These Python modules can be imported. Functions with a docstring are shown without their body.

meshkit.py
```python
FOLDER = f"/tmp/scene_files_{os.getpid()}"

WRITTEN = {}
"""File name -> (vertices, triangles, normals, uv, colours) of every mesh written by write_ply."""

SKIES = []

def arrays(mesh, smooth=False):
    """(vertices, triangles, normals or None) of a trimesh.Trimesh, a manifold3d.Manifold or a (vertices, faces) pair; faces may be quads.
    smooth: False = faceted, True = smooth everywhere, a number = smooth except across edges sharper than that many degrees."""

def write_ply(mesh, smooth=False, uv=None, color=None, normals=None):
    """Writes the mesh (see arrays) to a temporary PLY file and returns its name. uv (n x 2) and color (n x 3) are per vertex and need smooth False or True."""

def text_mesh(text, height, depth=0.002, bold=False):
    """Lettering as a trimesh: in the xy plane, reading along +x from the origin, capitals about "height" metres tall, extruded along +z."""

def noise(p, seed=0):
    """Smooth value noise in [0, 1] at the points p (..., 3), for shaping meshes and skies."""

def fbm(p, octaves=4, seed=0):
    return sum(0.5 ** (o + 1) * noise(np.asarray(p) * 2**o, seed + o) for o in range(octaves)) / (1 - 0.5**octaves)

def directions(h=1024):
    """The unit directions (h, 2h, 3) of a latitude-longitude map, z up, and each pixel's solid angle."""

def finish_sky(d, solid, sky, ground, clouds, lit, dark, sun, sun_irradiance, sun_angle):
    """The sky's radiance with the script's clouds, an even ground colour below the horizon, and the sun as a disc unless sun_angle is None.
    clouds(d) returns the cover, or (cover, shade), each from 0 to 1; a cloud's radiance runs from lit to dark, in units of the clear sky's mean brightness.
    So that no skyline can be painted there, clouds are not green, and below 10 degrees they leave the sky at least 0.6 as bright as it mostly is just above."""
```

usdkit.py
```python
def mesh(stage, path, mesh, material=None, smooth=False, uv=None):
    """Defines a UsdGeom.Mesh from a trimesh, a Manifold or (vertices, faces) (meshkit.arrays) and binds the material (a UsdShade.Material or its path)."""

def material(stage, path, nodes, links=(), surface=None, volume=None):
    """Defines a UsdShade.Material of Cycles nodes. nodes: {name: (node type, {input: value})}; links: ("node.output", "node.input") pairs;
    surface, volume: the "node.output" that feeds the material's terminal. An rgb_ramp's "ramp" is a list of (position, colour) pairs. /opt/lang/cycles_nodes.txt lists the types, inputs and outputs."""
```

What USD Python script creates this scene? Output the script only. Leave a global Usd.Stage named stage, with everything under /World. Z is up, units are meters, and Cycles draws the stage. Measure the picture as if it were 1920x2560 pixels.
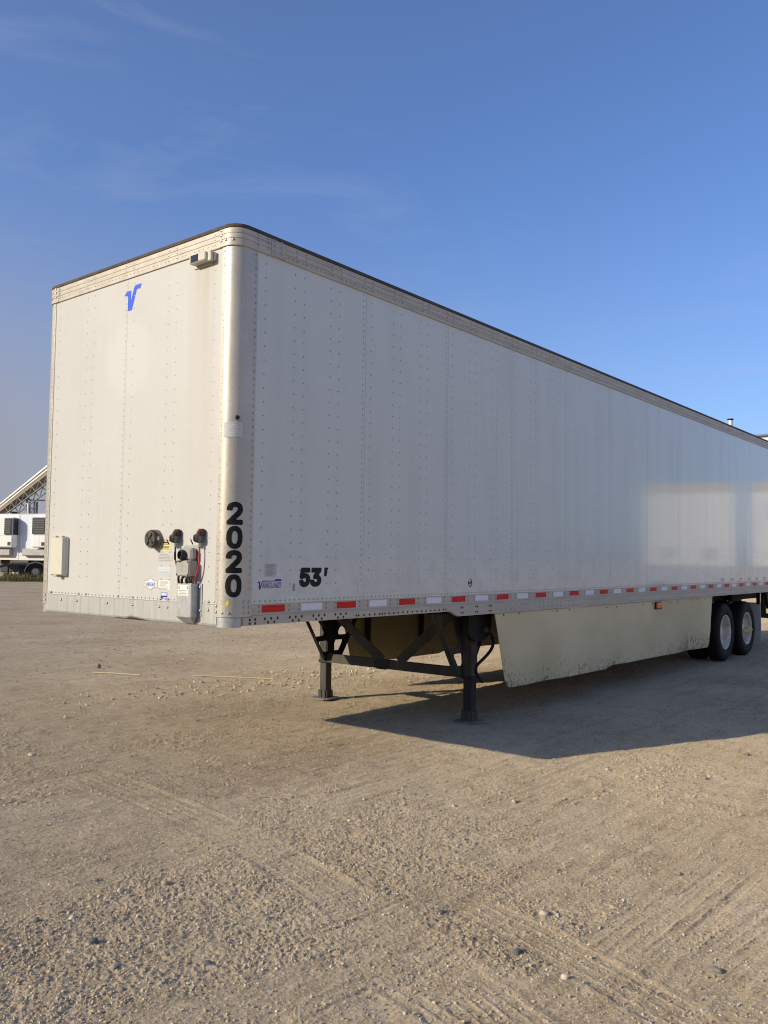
import math, sys
import numpy as np, trimesh, shapely
from shapely.geometry import Polygon, LineString, box as sbox
from shapely import affinity
import usdkit, meshkit
from pxr import Usd, UsdGeom, UsdLux, UsdShade, Gf, Sdf, Vt

stage = Usd.Stage.CreateInMemory()
UsdGeom.SetStageUpAxis(stage, UsdGeom.Tokens.z)
UsdGeom.SetStageMetersPerUnit(stage, 1.0)
UsdGeom.Xform.Define(stage, '/World')
rng = np.random.default_rng(7)
# ------------------------------------------------------------------ camera, sky, sun
# world: the trailer's nose at x = 0, its length along +x, its visible flank on y = 0, ground at z = 0
EYE = np.array([-4.042, -4.685, 1.674])
RIGHT, UP, FWD = np.array([0.62886, -0.77744, 0.01190]), np.array([-0.05129, -0.02620, 0.99834]), np.array([0.77589, 0.62846, 0.05572])
FPX = 2130.6
EXPOSURE = 0.17
cam = UsdGeom.Camera.Define(stage, '/World/camera')
cam.AddTransformOp().Set(Gf.Matrix4d(*RIGHT, 0, *UP, 0, *(-FWD), 0, *EYE, 1))
cam.CreateFocalLengthAttr(28.0)
cam.CreateHorizontalApertureAttr(28.0 * 1920 / FPX)
cam.CreateVerticalApertureAttr(28.0 * 2560 / FPX)
cam.CreateClippingRangeAttr(Gf.Vec2f(0.05, 20000))
cam.CreateExposureAttr(EXPOSURE)

SUN = np.array([-2.50, 1.16, 1.172]); SUN = SUN / np.linalg.norm(SUN)
SUN_EL, SUN_ROT = math.asin(SUN[2]), math.atan2(SUN[0], SUN[1])
sun = UsdLux.DistantLight.Define(stage, '/World/sun')
sun.CreateIntensityAttr(1.08); sun.CreateNormalizeAttr(True); sun.CreateAngleAttr(0.53); sun.CreateColorAttr(Gf.Vec3f(1.0, 0.865, 0.65))
zx = np.cross([0, 0, 1.0], SUN); zx /= np.linalg.norm(zx); zy = np.cross(SUN, zx)
sun.AddTransformOp().Set(Gf.Matrix4d(*zx, 0, *zy, 0, *SUN, 0, 0, 0, 0, 1))

usdkit.material(stage, '/World/Looks/sky', {
    'sky': ('sky_texture', {'sky_type': 'single_scattering', 'sun_disc': False, 'sun_elevation': SUN_EL, 'sun_rotation': SUN_ROT,
                            'altitude': 300.0, 'air_density': 1.0, 'aerosol_density': 1.3, 'ozone_density': 2.2}),
    'tint': ('mix', {'mix_type': 'multiply', 'fac': 1.0, 'color2': (0.90, 1.11, 1.52)}),
    'tc': ('texture_coordinate', {}), 'xyz': ('separate_xyz', {}),
    # wisps of cirrus
    'map': ('mapping', {'scale': (1.6, 2.2, 8.0), 'rotation': (0.42, -0.30, 0.4), 'location': (0.35, 0.2, 0.6)}),
    'n': ('noise_texture', {'scale': 2.1, 'detail': 9, 'roughness': 0.60, 'distortion': 0.6}),
    'n2': ('noise_texture', {'scale': 1.5, 'detail': 2}),
    'r': ('map_range', {'from_min': 0.50, 'from_max': 0.80, 'clamp': True}), 'r2': ('map_range', {'from_min': 0.44, 'from_max': 0.66, 'clamp': True}),
    'm': ('math', {'math_type': 'multiply'}), 'm2': ('math', {'math_type': 'multiply', 'value2': 0.34}),
    'mix': ('mix', {'color2': (4.2, 4.6, 5.6)}),
    # smoke low over the land, added all round the unseen sky to neutralise blue ambient, clearer towards +x
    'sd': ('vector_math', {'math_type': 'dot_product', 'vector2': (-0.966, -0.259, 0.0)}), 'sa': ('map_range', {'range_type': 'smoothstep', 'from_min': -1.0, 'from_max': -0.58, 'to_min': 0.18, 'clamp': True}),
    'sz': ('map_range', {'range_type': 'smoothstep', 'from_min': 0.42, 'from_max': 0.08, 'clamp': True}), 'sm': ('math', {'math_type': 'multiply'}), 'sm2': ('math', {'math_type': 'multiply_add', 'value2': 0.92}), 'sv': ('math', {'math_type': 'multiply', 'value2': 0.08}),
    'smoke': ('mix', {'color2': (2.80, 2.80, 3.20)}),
    'bg': ('background_shader', {'strength': 0.110})},
    [('tc.generated', 'map.vector'), ('map.vector', 'n.vector'), ('tc.generated', 'n2.vector'), ('n.fac', 'r.value'), ('n2.fac', 'r2.value'), ('r.result', 'm.value1'), ('r2.result', 'm.value2'), ('m.value', 'm2.value1'),
     ('sky.color', 'tint.color1'), ('tint.color', 'mix.color1'), ('m2.value', 'mix.fac'), ('tc.generated', 'sd.vector1'), ('sd.value', 'sa.value'), ('tc.generated', 'xyz.vector'), ('xyz.z', 'sz.value'),
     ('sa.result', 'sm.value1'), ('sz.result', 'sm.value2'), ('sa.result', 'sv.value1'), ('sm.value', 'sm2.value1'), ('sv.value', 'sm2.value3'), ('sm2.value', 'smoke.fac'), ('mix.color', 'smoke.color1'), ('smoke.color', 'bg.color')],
    surface='bg.background')
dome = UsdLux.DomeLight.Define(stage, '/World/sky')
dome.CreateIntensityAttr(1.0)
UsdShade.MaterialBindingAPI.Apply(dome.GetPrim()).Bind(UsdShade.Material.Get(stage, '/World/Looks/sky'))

# ------------------------------------------------------------------ helpers
taken = {}
def numbered(parent, name):
    k = taken.get((parent, name), 0); taken[(parent, name)] = k + 1
    return f'{parent}/{name}' + (f'_{k:03d}' if k else '')
def keys(prim, label=None, cat=None, group=None, kind=None):
    for k, v in (('label', label), ('category', cat), ('group', group), ('kind', kind)):
        if v: prim.SetCustomDataByKey(k, v)
    return prim
def thing(name, label, cat, loc=(0, 0, 0), rz=0.0, group=None):
    x = UsdGeom.Xform.Define(stage, numbered('/World', name)); x.AddTranslateOp().Set(Gf.Vec3d(*map(float, loc)))
    if rz: x.AddRotateZOp().Set(float(rz))
    keys(x.GetPrim(), label, cat, group)
    return str(x.GetPath())
def obj(name, mesh, mat, parent='/World', smooth=35, label=None, kind=None, cat=None, group=None):
    if isinstance(mesh, MB): mesh = mesh.mesh()
    path = numbered(parent, name)
    m = usdkit.mesh(stage, path, mesh, '/World/Looks/' + mat, smooth=smooth)
    keys(m.GetPrim(), label, cat, group, kind)
    return path
class MB:
    def __init__(s): s.v, s.f, s.n = [], [], 0
    def add(s, m):
        v, f = (m.vertices, m.faces) if isinstance(m, trimesh.Trimesh) else m
        v, f = np.asarray(v, float), np.asarray(f, int)
        if f.shape[1] == 4: f = np.vstack([f[:, [0, 1, 2]], f[:, [0, 2, 3]]])
        s.v.append(v); s.f.append(f + s.n); s.n += len(v); return s
    def box(s, lo, hi, c=0.0):
        lo, hi = np.minimum(lo, hi).astype(float), np.maximum(lo, hi).astype(float)
        if c <= 0: return s.add(trimesh.creation.box(bounds=[lo, hi]))
        P = []
        for ax in range(3):
            for q in np.ndindex(2, 2, 2):
                p = np.where(q, hi - c, lo + c); p[ax] = hi[ax] if q[ax] else lo[ax]; P.append(p)
        return s.add(trimesh.convex.convex_hull(np.array(P)))
    def bar(s, a, b, w, h, up=(0, 0, 1)):
        a, b = np.array(a, float), np.array(b, float); d = b - a; L = np.linalg.norm(d); d /= L
        y = np.cross(up, d); y /= np.linalg.norm(y); z = np.cross(d, y)
        m = trimesh.creation.box([L, w, h]); T = np.eye(4); T[:3, 0], T[:3, 1], T[:3, 2], T[:3, 3] = d, y, z, (a + b) / 2
        m.apply_transform(T); return s.add(m)
    def cyl(s, a, b, r, n=16, r2=None):
        a, b = np.array(a, float), np.array(b, float); r2 = r if r2 is None else r2
        d = (b - a) / np.linalg.norm(b - a); x = np.cross(d, [0.3, 0.9, 0.31] if abs(d[0]) > .5 else [1, 0.1, 0]); x /= np.linalg.norm(x); y = np.cross(d, x)
        t = np.arange(n) * 2 * np.pi / n; c = np.cos(t)[:, None] * x + np.sin(t)[:, None] * y
        v = np.vstack([a + r * c, b + r2 * c, [a], [b]]); i = np.arange(n); j = (i + 1) % n
        f = np.vstack([np.c_[i, j, n + j], np.c_[i, n + j, n + i], np.c_[j, i, np.full(n, 2 * n)], np.c_[n + i, n + j, np.full(n, 2 * n + 1)]])
        return s.add((v, f))
    def tube(s, pts, r, n=8):
        pts = np.array(pts, float); N = len(pts); t = np.gradient(pts, axis=0); t /= np.linalg.norm(t, axis=1)[:, None]
        x = np.cross(t[0], [0.2, 0.3, 0.93] if abs(t[0][2]) < .8 else [1, 0.2, 0]); V = []
        for k in range(N):
            x = x - t[k] * (x @ t[k]); x /= np.linalg.norm(x); y = np.cross(t[k], x)
            a = np.arange(n) * 2 * np.pi / n; V.append(pts[k] + r * (np.cos(a)[:, None] * x + np.sin(a)[:, None] * y))
        v = np.vstack(V + [pts[:1], pts[-1:]]); F = []; i = np.arange(n); j = (i + 1) % n
        for k in range(N - 1): F += [np.c_[k * n + i, k * n + j, (k + 1) * n + j], np.c_[k * n + i, (k + 1) * n + j, (k + 1) * n + i]]
        F += [np.c_[j, i, np.full(n, N * n)], np.c_[(N - 1) * n + i, (N - 1) * n + j, np.full(n, N * n + 1)]]
        return s.add((v, np.vstack(F)))
    def domes(s, P, nrm, r, hgt=None, n=6):
        """rivet heads: little domes of radius r on points P standing along nrm (one or one per point)"""
        P = np.atleast_2d(np.array(P, float)); nrm = np.broadcast_to(np.array(nrm, float), P.shape); hgt = hgt or r * 0.55
        a = np.arange(n) * 2 * np.pi / n; i = np.arange(n); j = (i + 1) % n
        f = np.vstack([np.c_[i, j, n + j], np.c_[i, n + j, n + i], np.c_[n + i, n + j, np.full(n, 2 * n)]])
        for p, d in zip(P, nrm):
            x = np.cross([0, 0, 1.0], d) if abs(d[2]) < .9 else np.array([1.0, 0, 0]); x = x / np.linalg.norm(x); y = np.cross(d, x)
            c = np.cos(a)[:, None] * x + np.sin(a)[:, None] * y
            s.add((np.vstack([p + r * c, p + .68 * r * c + .75 * hgt * d, [p + hgt * d]]), f))
        return s
    def prism(s, poly, axis, lo, hi):
        """shapely polygon extruded: axis 'y' -> polygon in (x, z); 'x' -> polygon in (y, z); 'z' -> (x, y)"""
        for g in getattr(poly, 'geoms', [poly]):
            m = trimesh.creation.extrude_polygon(g, hi - lo, engine='earcut'); v = np.array(m.vertices); f = np.array(m.faces)
            if axis == 'y': v = np.c_[v[:, 0], lo + v[:, 2], v[:, 1]]; f = f[:, ::-1]
            elif axis == 'x': v = np.c_[lo + v[:, 2], v[:, 0], v[:, 1]]
            else: v = np.c_[v[:, 0], v[:, 1], lo + v[:, 2]]
            s.add((v, f))
        return s
    def lathe(s, prof, center, axis=(0, 1, 0), n=48):
        """profile [(r, h)] turned about axis through center, h along axis"""
        ax = np.array(axis, float); x = np.cross(ax, [0, 0, 1.0]) if abs(ax[2]) < .9 else np.array([1.0, 0, 0]); x /= np.linalg.norm(x); y = np.cross(ax, x)
        a = np.arange(n) * 2 * np.pi / n; c = np.cos(a)[:, None] * x + np.sin(a)[:, None] * y; V = [np.array(center) + r * c + h * ax for r, h in prof]; F = []
        i = np.arange(n); j = (i + 1) % n
        for k in range(len(prof) - 1): F += [np.c_[k * n + i, k * n + j, (k + 1) * n + j], np.c_[k * n + i, (k + 1) * n + j, (k + 1) * n + i]]
        return s.add((np.vstack(V), np.vstack(F)))
    def mesh(s): return np.vstack(s.v), np.vstack(s.f)
def rounded(poly, r): return poly.buffer(-r).buffer(r, quad_segs=4)
def text_poly(text, height, grow=0.0, bold=True):
    m = meshkit.text_mesh(text, height, 0.01, bold)
    tri = m.triangles[m.face_normals[:, 2] > 0.9][:, :, :2]
    return shapely.union_all([Polygon(t).buffer(height * 1e-4) for t in tri]).buffer(grow).simplify(height * .004)
def extruded(poly, depth):
    return trimesh.util.concatenate([trimesh.creation.extrude_polygon(g, depth, engine='earcut') for g in getattr(poly, 'geoms', [poly])])
def on_flank(poly, x, z, depth=.0012, y=0.0):      # local (u, v) -> (+x, +z), proud of the flank towards -y
    m = extruded(poly, depth); v = m.vertices; return np.c_[x + v[:, 0], y - v[:, 2], z + v[:, 1]], m.faces
def on_nose(poly, y, z, depth=.0012, x=0.0):       # local (u, v) -> (-y, +z), proud of the nose towards -x
    m = extruded(poly, depth); v = m.vertices; return np.c_[x - v[:, 2], y - v[:, 0], z + v[:, 1]], m.faces

# ------------------------------------------------------------------ materials
def mat(name, nodes, links, surface='p.BSDF'): usdkit.material(stage, '/World/Looks/' + name, nodes, links, surface=surface)
def plain(name, color, rough=.5, metal=0.0, vary=.12, scale=12.0, bump=0.0, bscale=60.0, stretch=(1, 1, 1), **kw):
    """one colour, mottled by noise in metres"""
    c = np.array(color)
    nodes = {'g': ('geometry', {}), 'map': ('mapping', {'scale': stretch}), 'n': ('noise_texture', {'scale': scale, 'detail': 6, 'roughness': .6}),
             'r': ('rgb_ramp', {'ramp': [(.25, tuple(c * (1 - vary))), (.75, tuple(np.minimum(c * (1 + vary), 1)))]}),
             'p': ('principled_bsdf', {'roughness': rough, 'metallic': metal, **kw})}
    links = [('g.position', 'map.vector'), ('map.vector', 'n.vector'), ('n.fac', 'r.fac'), ('r.color', 'p.base_color')]
    if bump:
        nodes['n3'] = ('noise_texture', {'scale': bscale, 'detail': 4}); nodes['b'] = ('bump', {'strength': bump, 'distance': .01})
        links += [('g.position', 'n3.vector'), ('n3.fac', 'b.height'), ('b.normal', 'p.normal')]
    mat(name, nodes, links)
plain('rail_metal', (.43, .385, .305), .5, .12, .16, 6, stretch=(.4, 3, 3), bump=.15, bscale=30)
plain('cap_metal', (.44, .40, .325), .5, .2, .18, 9, stretch=(.5, 1, 1.5))
plain('galvanized', (.40, .41, .40), .48, .45, .22, 22)
plain('black_trim', (.062, .043, .027), .8, 0, .5, 14)
plain('rust', (.16, .07, .035), .8, 0, .5, 40)
plain('rivet_metal', (.28, .27, .26), .38, .85, .2, 40)
plain('bolt_metal', (.42, .41, .39), .34, .9, .2, 40)
plain('dark_bolt', (.045, .042, .04), .5, .3, .3, 40)
plain('frame_black', (.014, .012, .010), .7, 0, .45, 9, bump=.2, specular_ior_level=.25)
plain('gear_grey', (.052, .046, .036), .7, 0, .5, 7, stretch=(1, 1, .6), bump=.2)
plain('gear_dark', (.015, .013, .011), .7, 0, .4, 9)
plain('foot_metal', (.20, .185, .155), .75, .1, .3, 14)
plain('floor_wood', (.12, .085, .05), .8, 0, .3, 5)
plain('red_tape', (.56, .014, .010), .5, 0, .1, 30, specular_ior_level=.2)
plain('white_tape', (.66, .67, .68), .35, 0, .07, 40)
plain('ink_black', (.010, .010, .010), .6, 0, .2, 20, specular_ior_level=.2)
plain('ink_blue', (.012, .085, .62), .4, 0, .08, 20)
plain('ink_navy', (.010, .018, .22), .4, 0, .1, 20)
plain('label_white', (.72, .70, .64), .5, 0, .05, 30)
plain('label_grey', (.46, .46, .44), .5, 0, .1, 60)
plain('label_blue', (.50, .56, .62), .5, 0, .08, 60)
plain('label_yellow', (.66, .58, .26), .5, 0, .06, 40)
plain('print_grey', (.27, .26, .24), .6, 0, .1, 40)
plain('sticker_yellow', (.75, .60, .03), .5, 0, .05, 40)
plain('cast_rust', (.048, .024, .017), .75, .1, .6, 60)
plain('cast_red', (.085, .024, .018), .7, .1, .6, 60)
plain('cast_grey', (.085, .085, .08), .6, .2, .3, 50)
plain('rubber_black', (.016, .016, .015), .55, 0, .3, 30)
plain('vent_brown', (.20, .17, .12), .6, 0, .2, 40)
plain('vent_dark', (.045, .042, .032), .6, 0, .3, 40)
plain('hose_red', (.46, .018, .012), .42, 0, .1, 30)
plain('hose_blue', (.025, .03, .19), .42, 0, .1, 30)
plain('box_grey', (.34, .325, .285), .55, .15, .1, 20)
plain('box_beige', (.55, .53, .43), .5, 0, .07, 12)
plain('solar_black', (.012, .015, .024), .2, 0, .2, 20)
plain('tracker_white', (.50, .47, .40), .5, 0, .08, 20)
plain('amber', (.72, .16, .01), .25, 0, .12, 60)
plain('tyre_rubber', (.017, .0145, .012), .8, 0, .5, 9, bump=.15, specular_ior_level=.2)
plain('rim_paint', (.68, .60, .47), .5, .1, .4, 11)
plain('strap_yellow', (.50, .40, .03), .6, 0, .1, 30)
plain('flap_white', (.58, .54, .46), .6, 0, .12, 6)
plain('yard_white', (.74, .73, .70), .45, 0, .05, 1.5)
plain('yard_bluewhite', (.66, .70, .76), .45, 0, .06, 2.5, stretch=(4, 4, .4))
plain('unit_white', (.78, .77, .73), .4, 0, .04, 2)
plain('grille_black', (.018, .018, .02), .5, 0, .3, 5)
plain('slat_grey', (.085, .085, .085), .5, 0, .2, 5)
plain('dark_steel', (.032, .03, .03), .6, 0, .4, 3)
plain('yard_grey', (.40, .395, .37), .6, .1, .2, 3)
plain('conveyor_white', (.70, .68, .62), .5, 0, .08, 1)
plain('conveyor_tan', (.21, .185, .145), .7, 0, .15, 1.2)
plain('conveyor_grey', (.22, .22, .215), .6, .2, .2, 1)
plain('load_tan', (.36, .28, .18), .85, 0, .25, 3)
plain('building_white', (.74, .72, .66), .6, 0, .05, .5)
plain('building_blue', (.10, .16, .26), .5, 0, .1, 1)
plain('pipe_metal', (.66, .64, .60), .45, .3, .1, 3)
plain('reflected_dark', (.10, .11, .13), .5, 0, .1, 2)
plain('straw', (.50, .41, .26), .8, 0, .2, 20)
plain('stone_pale', (.52, .45, .34), .85, 0, .16, 60, bump=.4, bscale=160)
plain('stone_tan', (.36, .30, .22), .88, 0, .2, 60, bump=.4, bscale=160)
plain('stone_slate', (.115, .118, .120), .85, 0, .2, 60, bump=.4, bscale=160)
plain('stone_dark', (.20, .175, .145), .85, 0, .2, 60, bump=.4, bscale=160)
def leaf(name, a, b):
    mat(name, {'oi': ('geometry', {}), 'r': ('rgb_ramp', {'ramp': [(0, a), (1, b)]}), 'p': ('principled_bsdf', {'roughness': .7}), 't': ('translucent_bsdf', {}), 'm': ('mix_closure', {'fac': .3})},
        [('oi.random_per_island', 'r.fac'), ('r.color', 'p.base_color'), ('r.color', 't.color'), ('p.BSDF', 'm.closure1'), ('t.BSDF', 'm.closure2')], 'm.closure')
leaf('weeds', (.15, .135, .055), (.46, .37, .20))

# white paint of the nose: chalky, dirt clouds, a cleaner oval where an old decal came off, streaks that run down below the tracker
mat('nose_paint', {
    'g': ('geometry', {}), 'n': ('noise_texture', {'scale': 1.1, 'detail': 5, 'roughness': .6}), 'sm': ('mapping', {'scale': (1, 9, .35)}), 'sn': ('noise_texture', {'scale': 1.5, 'detail': 5}),
    'fine': ('noise_texture', {'scale': 26, 'detail': 4}),
    'r': ('rgb_ramp', {'ramp': [(.3, (.488, .480, .448)), (.72, (.524, .516, .486))]}),
    'sr': ('rgb_ramp', {'ramp': [(.3, (.982, .976, .962)), (.6, (1, 1, 1))]}), 'fr': ('rgb_ramp', {'ramp': [(.25, (.965, .96, .95)), (.6, (1, 1, 1))]}),
    'mm': ('mix', {'mix_type': 'multiply', 'fac': 1.0}), 'mf': ('mix', {'mix_type': 'multiply', 'fac': 1.0}),
    'em': ('mapping', {'location': (0, -1.305 / .325, -3.31 / .345), 'scale': (0, 1 / .325, 1 / .345)}), 'el': ('vector_math', {'math_type': 'length'}),
    'en': ('noise_texture', {'scale': 9, 'detail': 4}), 'ea': ('math', {'math_type': 'multiply_add', 'value2': .55}),
    'er': ('map_range', {'from_min': 1.02, 'from_max': 1.36, 'to_min': .46, 'to_max': 0.0, 'clamp': True}), 'mo': ('mix', {'color2': (.562, .552, .522)}),
    'q': ('separate_xyz', {}), 'ky': ('map_range', {'range_type': 'smoothstep', 'from_min': .19, 'from_max': .30, 'clamp': True}), 'ky2': ('map_range', {'range_type': 'smoothstep', 'from_min': .58, 'from_max': .44, 'clamp': True}), 'kz': ('map_range', {'from_min': 2.0, 'from_max': 3.9, 'clamp': True}),
    'k1': ('math', {'math_type': 'multiply'}), 'k2': ('math', {'math_type': 'multiply'}), 'k3': ('math', {'math_type': 'multiply'}), 'ks': ('map_range', {'from_min': .35, 'from_max': .65, 'to_min': .1, 'to_max': .8, 'clamp': True}), 'mk': ('mix', {'color2': (.40, .365, .28)}),
    'p': ('principled_bsdf', {'roughness': .42, 'specular_ior_level': .4}), 'bn': ('noise_texture', {'scale': 2.2, 'detail': 2}), 'b': ('bump', {'strength': .05, 'distance': .02})},
    [('g.position', 'n.vector'), ('g.position', 'sm.vector'), ('sm.vector', 'sn.vector'), ('g.position', 'fine.vector'), ('n.fac', 'r.fac'), ('sn.fac', 'sr.fac'), ('fine.fac', 'fr.fac'),
     ('r.color', 'mm.color1'), ('sr.color', 'mm.color2'), ('mm.color', 'mf.color1'), ('fr.color', 'mf.color2'), ('g.position', 'em.vector'), ('em.vector', 'el.vector1'), ('g.position', 'en.vector'),
     ('en.fac', 'ea.value1'), ('el.value', 'ea.value3'), ('ea.value', 'er.value'), ('er.result', 'mo.fac'), ('mf.color', 'mo.color1'), ('g.position', 'q.vector'), ('q.y', 'ky.value'), ('q.y', 'ky2.value'), ('q.z', 'kz.value'), ('ky.result', 'k1.value1'), ('ky2.result', 'k1.value2'), ('k1.value', 'k2.value1'), ('kz.result', 'k2.value2'), ('sn.fac', 'ks.value'), ('k2.value', 'k3.value1'), ('ks.result', 'k3.value2'), ('k3.value', 'mk.fac'), ('mo.color', 'mk.color1'), ('mk.color', 'p.base_color'),
     ('g.position', 'bn.vector'), ('bn.fac', 'b.height'), ('b.normal', 'p.normal')])
# glossy white sheet of the flank, slightly wavy
mat('side_paint', {
    'g': ('geometry', {}), 'sm': ('mapping', {'scale': (2.2, 1, .30)}), 'n': ('noise_texture', {'scale': 1.6, 'detail': 5}), 'fine': ('noise_texture', {'scale': 30, 'detail': 4}),
    'r': ('rgb_ramp', {'ramp': [(.28, (.545, .560, .500)), (.5, (.582, .600, .538)), (.7, (.590, .608, .546))]}), 'fr': ('rgb_ramp', {'ramp': [(.25, (.955, .955, .95)), (.6, (1, 1, 1))]}), 'mf': ('mix', {'mix_type': 'multiply', 'fac': 1.0}),
    'rr': ('map_range', {'from_min': .3, 'from_max': .7, 'to_min': .065, 'to_max': .115}),
    'bm': ('mapping', {'scale': (1.6, 1, .55)}), 'bn': ('noise_texture', {'scale': 1.9, 'detail': 1}), 'b': ('bump', {'strength': .09, 'distance': .006}),
    'q': ('separate_xyz', {}), 'gz': ('map_range', {'range_type': 'smoothstep', 'from_min': 2.1, 'from_max': 1.34, 'to_min': .02, 'to_max': .42, 'clamp': True}), 'gn': ('noise_texture', {'scale': 5.0, 'detail': 7, 'roughness': .7}), 'gr': ('map_range', {'from_min': .42, 'from_max': .70, 'clamp': True}), 'gm': ('math', {'math_type': 'multiply'}), 'mg': ('mix', {'color2': (.36, .34, .27)}),
    'p': ('principled_bsdf', {'roughness': .06, 'ior': 1.45})},
    [('g.position', 'sm.vector'), ('sm.vector', 'n.vector'), ('g.position', 'fine.vector'), ('n.fac', 'r.fac'), ('fine.fac', 'fr.fac'), ('r.color', 'mf.color1'), ('fr.color', 'mf.color2'), ('g.position', 'q.vector'), ('q.z', 'gz.value'), ('g.position', 'gn.vector'), ('gn.fac', 'gr.value'), ('gr.result', 'gm.value1'), ('gz.result', 'gm.value2'), ('gm.value', 'mg.fac'), ('mf.color', 'mg.color1'), ('mg.color', 'p.base_color'),
     ('n.fac', 'rr.value'), ('rr.result', 'p.roughness'), ('g.position', 'bm.vector'), ('bm.vector', 'bn.vector'), ('bn.fac', 'b.height'), ('b.normal', 'p.normal')])
# bare mill-finish corner sheet: dull, blotched, chalky scratches
mat('post_metal', {
    'g': ('geometry', {}), 'n': ('noise_texture', {'scale': 55, 'detail': 6, 'roughness': .7}), 'n2': ('noise_texture', {'scale': 3.0, 'detail': 4}),
    'r': ('rgb_ramp', {'ramp': [(.25, (.43, .40, .335)), (.75, (.54, .505, .43))]}), 'r2': ('rgb_ramp', {'ramp': [(.3, (.86, .86, .86)), (.65, (1, 1, 1))]}), 'm': ('mix', {'mix_type': 'multiply', 'fac': 1.0}),
    'rr': ('map_range', {'from_min': .3, 'from_max': .7, 'to_min': .36, 'to_max': .55}), 'b': ('bump', {'strength': .12, 'distance': .003}), 'p': ('principled_bsdf', {'metallic': .42, 'roughness': .45})},
    [('g.position', 'n.vector'), ('g.position', 'n2.vector'), ('n.fac', 'r.fac'), ('n2.fac', 'r2.fac'), ('r.color', 'm.color1'), ('r2.color', 'm.color2'), ('m.color', 'p.base_color'),
     ('n.fac', 'rr.value'), ('rr.result', 'p.roughness'), ('n.fac', 'b.height'), ('b.normal', 'p.normal')])
# galvanized front sill with a smear of mud and damage along its lower lip
mat('sill_metal', {
    'g': ('geometry', {}), 'st': ('mapping', {'scale': (1, 12, .8)}), 'n': ('noise_texture', {'scale': 2.0, 'detail': 5}), 'r': ('rgb_ramp', {'ramp': [(.3, (.36, .365, .345)), (.7, (.50, .495, .46))]}),
    's': ('separate_xyz', {}), 'n2': ('noise_texture', {'scale': 9.0, 'detail': 6, 'roughness': .7}),
    'zz': ('map_range', {'from_min': 1.172, 'from_max': 1.215, 'to_min': .30, 'to_max': -.12}), 'ya': ('math', {'math_type': 'subtract', 'value2': 1.16}), 'yb': ('math', {'math_type': 'absolute'}),
    'yc': ('map_range', {'from_min': .10, 'from_max': .62, 'to_min': .06, 'to_max': -.5}), 'a1': ('math', {'math_type': 'add'}), 'a2': ('math', {'math_type': 'add'}),
    'sr': ('map_range', {'from_min': .60, 'from_max': .82, 'to_min': 0.0, 'to_max': .92, 'clamp': True}), 'mx': ('mix', {'color2': (.045, .036, .028)}), 'p': ('principled_bsdf', {'metallic': .4, 'roughness': .5})},
    [('g.position', 'st.vector'), ('st.vector', 'n.vector'), ('n.fac', 'r.fac'), ('g.position', 's.vector'), ('g.position', 'n2.vector'), ('s.z', 'zz.value'), ('s.y', 'ya.value1'), ('ya.value', 'yb.value1'), ('yb.value', 'yc.value'),
     ('zz.result', 'a1.value1'), ('yc.result', 'a1.value2'), ('a1.value', 'a2.value1'), ('n2.fac', 'a2.value2'), ('a2.value', 'sr.value'), ('sr.result', 'mx.fac'), ('r.color', 'mx.color1'), ('mx.color', 'p.base_color')])
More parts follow.
